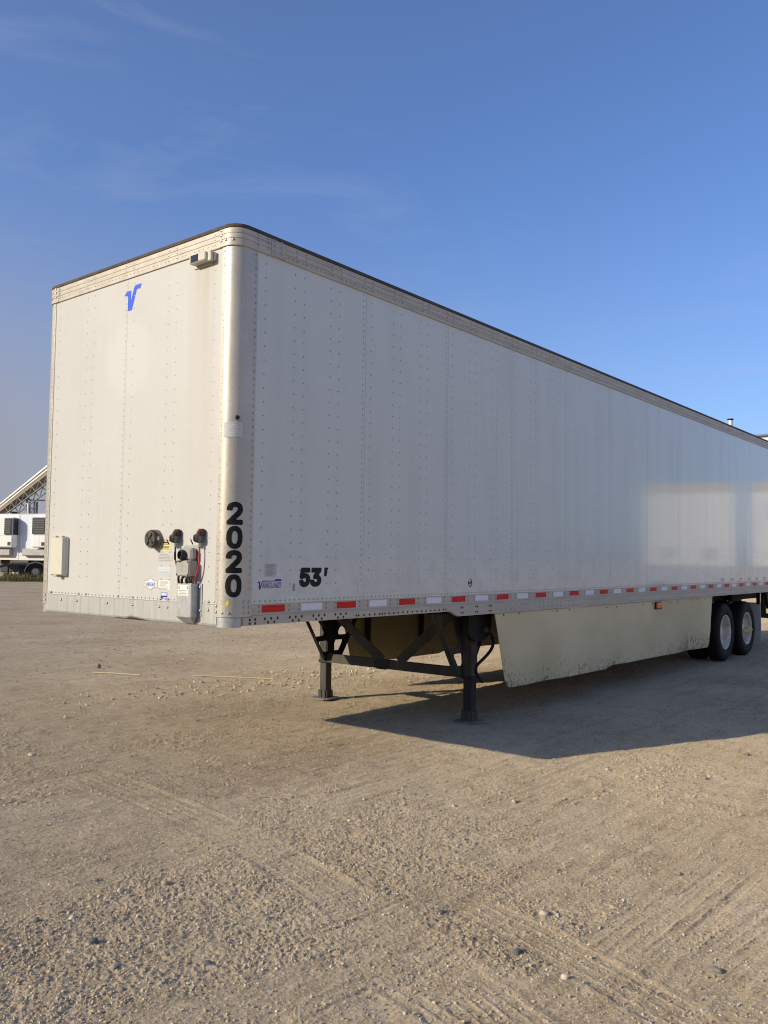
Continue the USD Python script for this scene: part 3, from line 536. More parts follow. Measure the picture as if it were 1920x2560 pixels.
# -- lettering and decals
def bend(poly, mid_deg, z, depth=.0012):
    m = extruded(poly.segmentize(.006), depth); m = m.subdivide_to_size(.03) if hasattr(m, 'subdivide_to_size') else m; v = np.array(m.vertices)
    rr = R + .0048 + v[:, 2]; a = math.radians(mid_deg) + v[:, 0] / R
    return np.c_[R + rr * np.cos(a), R + rr * np.sin(a), z + v[:, 1]], m.faces
for k, ch in enumerate('2020'):
    pz = text_poly(ch, .150, .0065); x0, y0, x1, y1 = pz.bounds
    pz = affinity.translate(pz, -(x0 + x1) / 2, -y0); pz = affinity.scale(pz, .118 / (x1 - x0), .166 / (y1 - y0), origin=(0, 0))
    obj('digit', bend(pz, 360 - 121.0, 1.912 - .1738 * k), 'ink_black', TR, smooth=False, label=f'black digit {ch}, number {k + 1} down the corner post')
pz = text_poly('53', .146, .011); x0, y0, x1, y1 = pz.bounds; pz = affinity.skew(affinity.scale(affinity.translate(pz, -x0, -y0), .250 / (x1 - x0), .152 / (y1 - y0), origin=(0, 0)), 4, 0, origin=(0, 0))
pz = shapely.union_all([pz, Polygon([(.287, .152), (.332, .152), (.311, .083), (.285, .083)])])
obj('length_marking', on_flank(pz, .703, 1.452), 'ink_black', TR, smooth=False, label="black 53' lettering low on the flank")
def vanguard(w, h):
    pz = text_poly('ANGUARD', h * .66, h * .004, False); x0, y0, x1, y1 = pz.bounds
    pz = affinity.skew(affinity.scale(affinity.translate(pz, -x0, -y0), w * .78 / (x1 - x0), h * .60 / (y1 - y0), origin=(0, 0)), 10, 0, origin=(0, 0))
    pz = affinity.translate(pz, w * .185, h * .10)
    v = Polygon([(0, .78 * h), (.11 * w, .78 * h), (.115 * w, .28 * h), (.185 * w, .78 * h), (.19 * w, .85 * h), (w * .7, .85 * h), (w * .75, h), (w, h), (.98 * w, .80 * h), (.215 * w, .76 * h), (.12 * w, 0), (.065 * w, 0), (.055 * w, .68 * h), (.012 * w, .66 * h)])
    return shapely.union_all([pz, v.buffer(0)])
obj('maker_badge', on_flank(vanguard(.246, .075), .270, 1.442), 'ink_navy', TR, smooth=False, label='blue VANGUARD badge on the flank')
m = MB(); m.add(on_flank(sbox(.339, 1.533, .464, 1.633), 0, 0, .001)); pl = obj('placard', m, 'label_grey', TR, smooth=False, label='worn placard on the flank above the blue badge')
m = MB()
for k, z in enumerate(np.linspace(1.624, 1.545, 12)): m.add(on_flank(sbox(.350 + .004 * (k % 3), z - .0015 - .001 * (k in (0, 2, 8)), .452 - .01 * (k % 4), z + .0015 + .001 * (k in (0, 2, 8))), 0, 0, .0016))
obj('print', m, 'print_grey', pl, smooth=False)
a = np.linspace(math.radians(100), math.radians(-185), 30); ring = LineString(np.c_[.031 * np.cos(a), .036 * np.sin(a)]).buffer(.0042)
up = text_poly('UP', .026, .001); x0, y0, x1, y1 = up.bounds; up = affinity.translate(up, -(x0 + x1) / 2, -(y0 + y1) / 2)
obj('up_mark', on_flank(shapely.union_all([ring, up, Polygon([(-.043, .0), (-.019, .0), (-.031, .016)])]), 3.118, 1.453), 'ink_black', TR, smooth=False, label='small black round UP arrow mark')
obj('tape_residue', on_flank(rounded(sbox(.636, 1.424, .662, 1.482), .008), 0, 0, .0008), 'print_grey', TR, smooth=False)
obj('repair_patch', MB().box((1.40, -.0022, 1.392), (1.99, .001, 1.498), .001), 'side_paint', TR, smooth=False)
for x in (10.86, 11.4, 11.9, 12.4, 12.9, 13.4, 13.95): obj('small_sticker', on_flank(sbox(x, 1.375, x + .16, 1.425), 0, 0, .001), 'label_grey', TR, smooth=False)  # mirrored tape of the other trailers, painted on the flank as grey patches
obj('pale_sticker', on_flank(sbox(8.87, 1.352, 9.05, 1.40), 0, 0, .001), 'white_tape', TR, smooth=False)
vl = Polygon([(-.092, .085), (-.055, .118), (.006, .118), (.0035, .028), (.045, .135), (.062, .152), (.145, .152), (.130, .115), (.083, .115), (.02, -.048), (-.035, -.048), (-.035, .068), (-.055, .085)])
obj('letter_mark', on_nose(vl, 1.298, 3.742), 'ink_blue', TR, smooth=False, label='blue V letter high on the nose')
def placard(y0, z0, y1, z1, base, lines, ink='print_grey', name='placard', parent=TR, x=0.0, label=None):
    q = obj(name, on_nose(sbox(-y0, z1, -y1, z0), 0, 0, .0012, x), base, parent, smooth=False, label=label)
    m = MB(); 
    for (f0, f1, za, zb_) in lines: m.add(on_nose(sbox(-(y0 + (y1 - y0) * f0), z1 + (z0 - z1) * za, -(y0 + (y1 - y0) * f1), z1 + (z0 - z1) * zb_), 0, 0, .0019, x))
    obj('print', m, ink, q, smooth=False)
    return q
def rows(n, z0, z1, th, rg=np.random.default_rng(3)): return [(.08 + .06 * rg.random(), .95 - .3 * rg.random() ** 2, z, z + th) for z in np.linspace(z0, z1, n)]
placard(.811, 1.809, .683, 1.723, 'label_yellow', [(.08, .92, .84, .89), (.08, .92, .55, .60), (.22, .78, .66, .76)] + rows(3, .12, .36, .05), 'ink_black', label='yellow caution placard on the nose')
placard(.843, 1.702, .658, 1.640, 'label_grey', rows(5, .10, .82, .07), label='grey text placard on the nose')
placard(.829, 1.598, .674, 1.514, 'label_blue', [(.05 + .19 * k, .19 + .19 * k, .08, .62) for k in range(5)] + [(.04, .96, .76, .80)], 'label_grey', label='pale blue chart placard on the nose')
placard(.819, 1.494, .681, 1.425, 'label_white', rows(6, .25, .88, .05) + [(.0, .8, .02, .12)], label='white peeling text placard on the nose')
placard(.788, 1.402, .710, 1.355, 'ink_navy', [(.06, .94, .48, .94), (.35, .98, .06, .24)], 'label_blue', label='small navy sticker at the foot of the nose')
bd = shapely.union_all([sbox(-.083, -.026, .083, .026), Polygon([(-.05, .02), (0, .049), (.05, .02), (.05, -.02), (0, -.049), (-.05, -.02)])])
q = obj('crest', on_nose(bd, .922, 1.463, .001), 'label_white', TR, smooth=False, label='blue and white crest badge on the nose')
m = MB().add(on_nose(bd.difference(bd.buffer(-.0035)), .922, 1.463, .0018)); obj('outline', m, 'print_grey', q, smooth=False)
pz = text_poly('VANGUARD', .026, .0002, False); x0, y0, x1, y1 = pz.bounds; pz = affinity.skew(affinity.scale(affinity.translate(pz, -(x0 + x1) / 2, -(y0 + y1) / 2), .128 / (x1 - x0), 1.2, origin=(0, 0)), 8, 0, origin=(0, 0))
obj('lettering', on_nose(pz, .922, 1.460, .002), 'ink_blue', q, smooth=False)
pz = affinity.skew(sbox(-.010, -.016, .010, .016), 8, 0); obj('yellow_sticker', bend(pz, 238 - 20, 1.346, .0012), 'sticker_yellow', TR, smooth=False)
pz = sbox(-.085, 0, .055, .115); q = obj('worn_sticker', bend(pz, 360 - 128, 2.545, .0008), 'label_grey', TR, smooth=False)
m = MB()
for k, z in enumerate(np.linspace(.008, .104, 9)): m.add(bend(sbox(-.06 + .012 * (k % 4), z, .05, z + .004), 360 - 128, 2.545, .0014))
obj('print', m, 'white_tape', q, smooth=False)
ca, sa = math.cos(math.radians(-121)), math.sin(math.radians(-121)); pc = np.array([R + R * ca, R + R * sa, 2.690]); dn = np.array([ca, sa, 0])
m = MB().lathe([(.0, .0), (.0155, .0), (.017, .012), (.013, .016), (.009, .012), (0, .010)], pc + dn * .003, dn, 20); obj('grommet', m, 'rubber_black', TR)
# -- things mounted on the nose
def on_x(x): return x
m = MB().lathe([(.074, .0), (.074, .022), (.068, .03)], (0, .861, 1.812), (-1, 0, 0), 28); vc = obj('round_vent', m, 'vent_brown', TR, label='round black capped vent on the nose')
m = MB().lathe([(.069, .022), (.071, .050), (.064, .066), (.0, .070)], (0, .861, 1.812), (-1, 0, 0), 28)
for t in (35, 125): d = np.array([0, math.cos(math.radians(t)), math.sin(math.radians(t))]); c0 = np.array([-.071, .861, 1.812]); m.bar(c0 - d * .05, c0 + d * .05, .014, .012, (1, 0, 0))
obj('cap', m, 'vent_dark', vc)
obj('clasp', MB().box((-.05, .782, 1.80), (-.03, .797, 1.83), .003).box((-.07, .84, 1.738), (-.03, .87, 1.752), .003), 'bolt_metal', vc, smooth=False)
for y, mm, hose in ((.575, 'cast_rust', 'hose_blue'), (.292, 'cast_red', 'hose_red')):
    g = obj('gladhand', MB().box((-.048, y - .026, 1.826), (0, y + .026, 1.884), .012).box((-.060, y - .018, 1.82), (-.02, y + .022, 1.868), .010), mm, TR, label='brown air line coupling' if hose == 'hose_blue' else 'red brown air line coupling')
    m = MB().lathe([(0, 0), (.032, 0), (.033, .016), (.028, .028), (0, .028)], (-.040, y + .014, 1.815), (-.85, .5, .0), 20).box((-.056, y - .024, 1.780), (-.012, y + .028, 1.838), .010)
    obj('body', m, 'cast_grey', g)
    m = MB().lathe([(.022, .029), (.022, .035), (.010, .036), (.008, .029)], (-.040, y + .014, 1.815), (-.85, .5, .0), 20); obj('seal', m, 'rubber_black', g)
    m = MB().lathe([(0, .0), (.024, .0), (.024, .008), (0, .010)], (-.062, y + .055, 1.790), (-.7, .55, -.4), 14); obj('shield', m, 'cast_grey', g)
    m = MB().cyl((-.035, y + .004, 1.785), (-.035, y + .004, 1.750), .011, 10); obj('fitting', m, 'bolt_metal', g)
    pts = [(-.035, y + .004, 1.765), (-.036, y + .003, 1.70), (-.04, y - .006, 1.655), (-.04, y - .022, 1.61), (-.03, y - .045, 1.58)] if hose == 'hose_blue' else [(-.035, .296, 1.765), (-.036, .292, 1.70), (-.038, .294, 1.64), (-.040, .303, 1.58), (-.042, .322, 1.53), (-.042, .345, 1.49), (-.04, .36, 1.47)]
    t = np.linspace(0, 1, len(pts)); tt = np.linspace(0, 1, 24); P = np.c_[[np.interp(tt, t, np.array(pts)[:, k]) for k in range(3)]].T
    P[1:-1] = (P[:-2] + P[1:-1] * 2 + P[2:]) / 4
    obj('air_hose', MB().tube(P, .0060, 8), hose, g, smooth=True)
jb = obj('junction_box', MB().box((-.084, .346, 1.534), (-.010, .498, 1.650), .004).box((-.070, .346, 1.650), (-.010, .498, 1.742), .016), 'box_grey', TR, label='grey electrical box on the nose')
obj('back_plate', MB().prism(rounded(sbox(.335, 1.53, .516, 1.762), .03), 'x', -.010, -.002), 'box_grey', jb)
obj('cover_plate', MB().box((-.089, .351, 1.540), (-.0842, .493, 1.646), .001), 'box_grey', jb, smooth=False)
m = MB()
for y in (.359, .485):
    for z in (1.547, 1.639): m.domes([(-.089, y, z)], (-1, 0, 0), .007, .004, 8)
obj('screws', m, 'dark_bolt', jb, smooth=False, kind='stuff')
m = MB().add(on_nose(shapely.union_all([LineString([(0, 0), (0, .028), (-.014, .042)]).buffer(.002), LineString([(0, .028), (.014, .042)]).buffer(.002)]), .422, 1.577, .001, -.089)); obj('emblem', m, 'print_grey', jb, smooth=False)
m = MB().lathe([(.036, 0), (.038, .024), (.033, .036), (.024, .036), (.022, .016), (0, .016)], (-.070, .430, 1.690), (-1, .15, .1), 22); sk = obj('socket', m, 'rubber_black', jb)
m = MB().lathe([(0, 0), (.034, 0), (.036, .010), (.026, .015), (0, .015)], (-.112, .468, 1.686), (-.8, .6, .0), 20); obj('lid', m, 'rubber_black', sk)
m = MB(); rg = np.random.default_rng(5)
for k in range(9):
    y = .49 - .0165 * k; p0 = np.array([-.04 - .03 * rg.random(), y, 1.538]); p1 = np.array([-.03 - .03 * rg.random(), y + .02 * (rg.random() - .5), 1.475]); mid = (p0 + p1) / 2 + np.array([-.012, .012 * (rg.random() - .5) * 2, 0])
    m.tube([p0, (p0 + mid) / 2 + [-.004, 0, 0], mid, (p1 + mid) / 2 + [-.004, 0, 0], p1], .006 if k % 3 else .010, 6)
obj('cable_bundle', m, 'rubber_black', jb)
cv = Polygon([(-.115, 1.485), (-.002, 1.485), (-.002, 1.175), (-.03, 1.175), (-.115, 1.238)])
m = MB().box((-.070, .333, 1.230), (-.004, .508, 1.485), .006)
m.add((np.array([[-.068, .336, 1.234], [-.068, .505, 1.234], [-.010, .505, 1.234], [-.010, .336, 1.234], [-.014, .37, 1.186], [-.014, .48, 1.186]]), np.array([[0, 4, 5], [0, 5, 1], [0, 3, 4], [1, 5, 2], [3, 2, 5], [3, 5, 4]])))
cb = obj('cable_cover', m, 'galvanized', TR, smooth=20, label='galvanized cable cover below the electrical box')
for y in (.291, .508): obj('flange', MB().box((-.006, y, 1.242), (-.0035, y + .04, 1.482)), 'galvanized', cb, smooth=False)
obj('bolts', MB().domes([(-.006, .312, 1.455), (-.006, .312, 1.285)], (-1, 0, 0), .012, .009, 6), 'bolt_metal', cb, smooth=False, kind='stuff')
placard(.490, 1.470, .365, 1.388, 'label_white', rows(4, .06, .46, .06) + [(.06, .16, .62, .9), (.86, .96, .62, .9)], 'print_grey', parent=cb, x=-.070)
m = MB().prism(rounded(sbox(2.108, 1.498, 2.318, 1.842), .03), 'x', -.022, -.001); db = obj('document_box', m, 'box_beige', TR, label='beige lidded document box on the nose')
lid = trimesh.convex.convex_hull(np.vstack([np.c_[np.full(4, -.022), [2.112, 2.112, 2.314, 2.314], [1.502, 1.838, 1.502, 1.838]], np.c_[np.full(4, -.056), [2.122, 2.122, 2.304, 2.304], [1.512, 1.828, 1.512, 1.828]]]))
obj('lid', lid, 'box_beige', db, smooth=False)
obj('hinge', MB().box((-.045, 2.15, 1.838), (-.01, 2.18, 1.848), .002).box((-.045, 2.25, 1.838), (-.01, 2.28, 1.848), .002), 'box_beige', db, smooth=False)
obj('latch', MB().box((-.062, 2.19, 1.492), (-.015, 2.235, 1.516), .004), 'cap_metal', db, smooth=False)
m = MB().box((-.075, .262, 3.878), (-.012, .452, 3.945), .008); tk = obj('solar_tracker', m, 'tracker_white', TR, label='small cream tracker box with a solar cell under the front rail')
obj('solar_cell', MB().box((-.077, .345, 3.886), (-.0752, .430, 3.938)), 'solar_black', tk, smooth=False)
obj('bracket', MB().box((-.055, .222, 3.872), (-.03, .262, 3.95), .004).box((-.03, .215, 3.88), (-.002, .275, 3.94), .004).box((-.010, .26, 3.86), (-.0005, .47, 3.955), .003), 'tracker_white', tk, smooth=False)
# -- under the floor
obj('floor', MB().box((.06, .035, 1.292), (LEN - .05, W - .035, 1.325)), 'floor_wood', TR, smooth=False)
for k in range(26): obj('crossmember', MB().box((1.75 + .56 * k, .035, 1.185), (1.79 + .56 * k, W - .035, 1.288)).box((1.74 + .56 * k, .036, 1.18), (1.84 + .56 * k, W - .036, 1.187)), 'frame_black', TR, smooth=False)
obj('coupler_plate', MB().box((.05, .12, 1.188), (1.7, W - .12, 1.202)).cyl((.92, W / 2, 1.19), (.92, W / 2, 1.10), .045, 16), 'frame_black', TR, smooth=False)
for y in (.78, 1.72): obj('slider_rail', MB().box((8.6, y, .93), (15.9, y + .09, 1.178)), 'frame_black', TR, smooth=False)
obj('gear_box_beam', MB().box((3.30, .36, 1.10), (3.76, W - .36, 1.178)), 'frame_black', TR, smooth=False)
# skirts
def skirt_mesh(xa, xb, ya, wav, seed):
    nu, nv = 120, 14; u = np.linspace(0, 1, nu); xt = xa + (xb - xa) * u
    bx0, bx1 = xa + .225, xb - .23
    def lower(x):
        z = np.interp(x, [bx0, 4.92, 6.0, 6.25, 6.45, 7.27, 8.66, 10.16], [.335, .328, .322, .312, .345, .339, .317, .309])
        r = .085; return z + np.where(x < bx0 + r, r - np.sqrt(np.maximum(r * r - (bx0 + r - x) ** 2, 0)), 0) + np.where(x > bx1 - r, r - np.sqrt(np.maximum(r * r - (x - bx1 + r) ** 2, 0)), 0)
    V = []
    for j in range(nv):
        t = j / (nv - 1); x = np.interp(u, [0, 1], [xa + .225 * t ** 1.0, xb - .23 * t]); zl = lower(bx0 + (bx1 - bx0) * u); z = 1.126 + (zl - 1.126) * t
        d = wav * t * ((vnoise(x * .55, x * 0 + t * .3, seed) - .5) * .12 + (vnoise(x * 1.7, x * 0 + t, seed + 1) - .5) * .05)
        V.append(np.c_[x, ya + d, z])
    V = np.stack(V, 1); idx = np.arange(nu * nv).reshape(nu, nv); a, b, c, d = idx[:-1, :-1].ravel(), idx[1:, :-1].ravel(), idx[1:, 1:].ravel(), idx[:-1, 1:].ravel()
    f = np.vstack([np.c_[a, c, b], np.c_[a, d, c]]); v = V.reshape(-1, 3); n = len(v)
    rim = np.r_[idx[:, 0], idx[-1, 1:], idx[-2::-1, -1], idx[0, -2::-1]]; j = np.roll(rim, -1)
    return np.vstack([v, v + [0, .006, 0]]), np.vstack([f, f[:, ::-1] + n, np.c_[rim, j, j + n], np.c_[rim, j + n, rim + n]])
sk = obj('side_skirt', skirt_mesh(3.606, 10.454, .012, -1.0, 70), 'skirt_sheet', TR, smooth=40, label='cream side skirt, scuffed black low down')
obj('bolts', MB().domes([(x, .011, z) for x, z in ((3.782, 1.107), (4.099, 1.108), (4.977, 1.103), (5.293, 1.104), (6.328, 1.093), (6.635, 1.091), (7.523, 1.092), (7.866, 1.093), (8.547, 1.088), (8.86, 1.086), (9.455, 1.097), (9.757, 1.096), (10.05, 1.095), (10.35, 1.095))], (0, -1, 0), .012, .006), 'dark_bolt', sk, smooth=False, kind='stuff')
ml = obj('marker_lamp', MB().box((7.955, -.026, 1.018), (8.165, .009, 1.102), .012), 'amber', sk, smooth=False, label='amber marker lamp on the side skirt')
obj('bezel', MB().box((7.94, -.010, 1.008), (8.18, .010, 1.112), .004), 'gear_dark', ml, smooth=False)
fs = obj('side_skirt', skirt_mesh(4.05, 10.454, W - .03, 1.0, 74), 'skirt_sheet_shaded', TR, smooth=40, label='far side skirt seen from inside, its shade put into a brown colour')
for x in (4.55, 5.72, 6.9, 8.1, 9.3): obj('skirt_brace', MB().prism(Polygon([(x - .045, 1.18), (x + .045, 1.18), (x + .03, .52), (x - .03, .50)]), 'y', W - .09, W - .05), 'frame_black', fs, smooth=False)
for x in (4.5, 5.9, 7.3, 8.7, 9.9): obj('skirt_brace', MB().bar((x, .05, .62), (x, .60, 1.17), .05, .02, (1, 0, 0)), 'frame_black', sk, smooth=False)
# landing gear
LX = 3.535
gz = float(height(np.array([LX]), np.array([.27]))[0])
for far, y in ((0, .27), (1, W - .27)):
    s = 1 if not far else -1
    lg = obj('landing_leg', MB().box((LX - .0575, y - .0575, .452), (LX + .0575, y + .0575, 1.14), .006), 'gear_grey', TR, smooth=False, label='near landing leg' if not far else 'far landing leg')
    obj('inner_tube', MB().box((LX - .050, y - .050, .06), (LX + .050, y + .050, .452), .005), 'gear_dark' if not far else 'gear_grey', lg, smooth=False)
    obj('collar', MB().box((LX - .066, y - .066, .44), (LX + .066, y + .066, .475), .006), 'gear_dark', lg, smooth=False)
    zf = float(height(np.array([LX]), np.array([y]))[0])
    obj('foot_bracket', MB().box((LX - .056, y - .070, zf + .014), (LX - .006, y - .052, .115), .003).box((LX + .006, y - .070, zf + .014), (LX + .056, y - .052, .115), .003).box((LX - .056, y + .052, zf + .014), (LX + .056, y + .070, .115), .003).box((LX - .071, y - .056, zf + .014), (LX - .053, y - .004, .115), .003).box((LX - .071, y + .006, zf + .014), (LX - .053, y + .056, .115), .003).cyl((LX, y - .075, .08), (LX, y + .075, .08), .014, 10), 'gear_grey', lg, smooth=False)
    fp = MB().prism(Polygon([(-.135, -.09), (-.09, -.13), (.09, -.13), (.135, -.09), (.135, .09), (.09, .13), (-.09, .13), (-.135, .09)]), 'z', 0, .014); v, f = fp.mesh(); v = v + [LX, y, zf + .004]; v[:, 2] += .09 * np.maximum(np.abs(v[:, 1] - y) - .09, 0)
    obj('foot_plate', (v, f), 'foot_metal', lg, smooth=False)
    # gusset with openings
    out = Polygon([(2.985, 1.13), (3.035, 1.06), (3.395, .505), (3.445, .468), (3.625, .468), (3.665, .49), (4.035, 1.06), (4.085, 1.13)])
    hol = [Polygon([(3.115, 1.04), (3.30, 1.04), (3.415, .800), (3.395, .765), (3.268, .762), (3.222, .785), (3.122, .955)]), Polygon([(3.312, .705), (3.478, .705), (3.488, .600), (3.468, .573), (3.402, .578)]),
           Polygon([(3.592, .705), (3.762, .705), (3.680, .578), (3.598, .580)]), Polygon([(3.955, 1.04), (3.77, 1.04), (3.655, .800), (3.675, .765), (3.802, .762), (3.848, .785), (3.948, .955)])]
    for h in hol: out = out.difference(rounded(h, .018))
    ya, yb = sorted((y + s * .062, y + s * .074))
    g = MB().prism(out, 'y', ya, yb)
    for pa, pb in (((2.985, 1.13), (3.395, .505)), ((4.085, 1.13), (3.665, .49))): g.bar((pa[0], y + s * .095, pa[1]), (pb[0], y + s * .095, pb[1]), .055, .010, (0, 1, 0)) if False else g.prism(LineString([pa, pb]).buffer(.006, cap_style=2), 'y', *sorted((y + s * .074, y + s * .118)))
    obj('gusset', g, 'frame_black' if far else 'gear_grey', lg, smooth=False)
    hs = shapely.union_all([sbox(LX - .215, .98, LX + .225, 1.13), Polygon([(LX - .215, .99)] + [(LX - .005 + .22 * math.cos(a), .99 + .155 * math.sin(a)) for a in np.linspace(math.pi, 2 * math.pi, 16)])])
    obj('gearbox', MB().prism(hs, 'y', y - .125, y - .064), 'frame_black', lg, smooth=False)
obj('crossbar', MB().box((LX - .075, .35, .452), (LX - .060, W - .35, .552)).box((LX - .060, .35, .537), (LX - .02, W - .35, .552)).box((LX - .060, .35, .452), (LX - .02, W - .35, .467)), 'gear_grey', TR, smooth=False)
obj('crossbar_plate', MB().prism(Polygon([(1.33, .445), (1.30, .475), (1.30, .535), (1.33, .56), (1.47, .56), (1.50, .535), (1.50, .475), (1.47, .445)]), 'x', LX - .082, LX - .076), 'gear_dark', TR, smooth=False)
for ya, yb in ((1.40, 2.24), (1.16, .46)): obj('diagonal_brace', MB().bar((LX - .068, ya, .545), (LX - .068, yb, 1.12), .012, .11, (1, 0, 0) if False else (0, 0, 1)), 'gear_grey', TR, smooth=False)
for y in (.31, W - .31): obj('rear_stay', MB().bar((LX + .03, y, .58), (LX + .30, y, 1.14), .035, .022, (0, 1, 0)), 'frame_black', TR, smooth=False)
cp = np.array([(3.585, .13, .955), (3.63, .11, .945), (3.69, .10, .895), (3.722, .10, .835), (3.712, .10, .775), (3.655, .10, .722), (3.52, .10, .655), (3.42, .10, .615), (3.388, .10, .585), (3.385, .10, .545), (3.41, .10, .505), (3.505, .10, .425)])
tt = np.linspace(0, len(cp) - 1, 50); P = np.c_[[np.interp(tt, np.arange(len(cp)), cp[:, k]) for k in range(3)]].T
for _ in range(3): P[1:-1] = (P[:-2] + 2 * P[1:-1] + P[2:]) / 4
ck = obj('crank_handle', MB().tube(P, .0165, 10), 'frame_black', TR, smooth=True, label='bent crank handle of the landing gear')
obj('crank_joint', MB().box((3.55, .09, .925), (3.62, .16, .985), .01).cyl((3.575, .10, .955), (3.575, .30, .98), .018, 10), 'cast_rust', ck)
# axles, wheels
WR = .495
tyre_prof = [(.292, .012), (.315, .002), (.37, -.012), (.42, -.012), (.462, .004), (.482, .022), (.492, .04), (.495, .052), (.495, .072), (.487, .074), (.487, .082), (.495, .084), (.4965, .118), (.488, .120), (.488, .130), (.4965, .132), (.495, .168), (.487, .170), (.487, .178), (.495, .180), (.495, .198), (.490, .212), (.475, .232), (.42, .262), (.37, .262), (.315, .248), (.292, .238)]
for k, x in enumerate((11.225, 12.470)):
    obj('axle', MB().cyl((x, .25, WR), (x, W - .25, WR), .065, 16).box((x - .07, .62, WR + .04), (x + .07, .98, .94)).box((x - .07, 1.62, WR + .04), (x + .07, 1.98, .94)), 'frame_black', TR, smooth=30)
    for far in (0, 1):
        for inner in (0, 1):
            y0 = (.035 + .335 * inner) if not far else W - .035 - .335 * inner; d = 1 if not far else -1
            tz = WR - .004
            w = obj('wheel', MB().lathe(tyre_prof, (x, y0, tz), (0, d, 0), 56), 'tyre_rubber', TR, smooth=30, label=('outer' if not inner else 'inner') + (' near' if not far else ' far') + (' front' if not k else ' rear') + ' wheel')
            rim = [(.292, .012), (.296, .004), (.288, .002), (.276, .014), (.268, .03), (.262, .06), (.255, .095), (.235, .125), (.19, .150), (.150, .152), (.145, .140), (.085, .135), (.080, .085), (.06, .075), (0, .075)] if not inner else [(.292, .012), (.28, .03), (.25, .12), (.12, .14), (0, .14)]
            rp = obj('rim', MB().lathe(rim, (x, y0, tz), (0, d, 0), 48), 'rim_paint', w, smooth=35)
            if not inner:
                m = MB()
                for a in range(10): t = a * math.tau / 10 + .2; m.cyl((x + .168 * math.cos(t), y0 + d * .152, tz + .168 * math.sin(t)), (x + .168 * math.cos(t), y0 + d * .122, tz + .168 * math.sin(t)), .016, 6)
                obj('lug_nuts', m, 'cast_rust', rp, smooth=False, kind='stuff')
obj('strap', MB().box((12.20, .018, .43), (12.73, .030, .475), .004), 'strap_yellow', TR, smooth=False, label='yellow strap across the rear wheel')
for y in (.04, W - .64): obj('mud_flap', MB().box((13.36, y, .17), (13.372, y + .60, .93), .003), 'flap_white', TR, smooth=False)
for y in (.06, W - .12): obj('flap_bracket', MB().box((13.35, y, .90), (13.40, y + .06, 1.17)), 'frame_black', TR, smooth=False)
for y in (.62, W - .70): obj('suspension_hanger', MB().prism(Polygon([(10.15, 1.12), (10.75, 1.12), (10.62, .62), (10.40, .58)]), 'y', y, y + .08), 'frame_black', TR, smooth=False)
for y in (.62, W - .70): obj('suspension_hanger', MB().prism(Polygon([(13.45, 1.12), (14.05, 1.12), (13.85, .66), (13.65, .62)]), 'y', y, y + .08), 'frame_black', TR, smooth=False)
obj('rear_guard', MB().box((15.75, .12, .50), (15.86, W - .12, .60), .01).box((15.78, .6, .60), (15.84, .7, 1.13)).box((15.78, W - .7, .60), (15.84, W - .6, 1.13)), 'gear_grey', TR, smooth=False)
for y in (.10, .72): obj('slider_hanger', MB().prism(Polygon([(13.95, 1.12), (14.55, 1.12), (14.45, .80), (14.15, .78)]), 'y', y, y + .05), 'frame_black', TR, smooth=False)

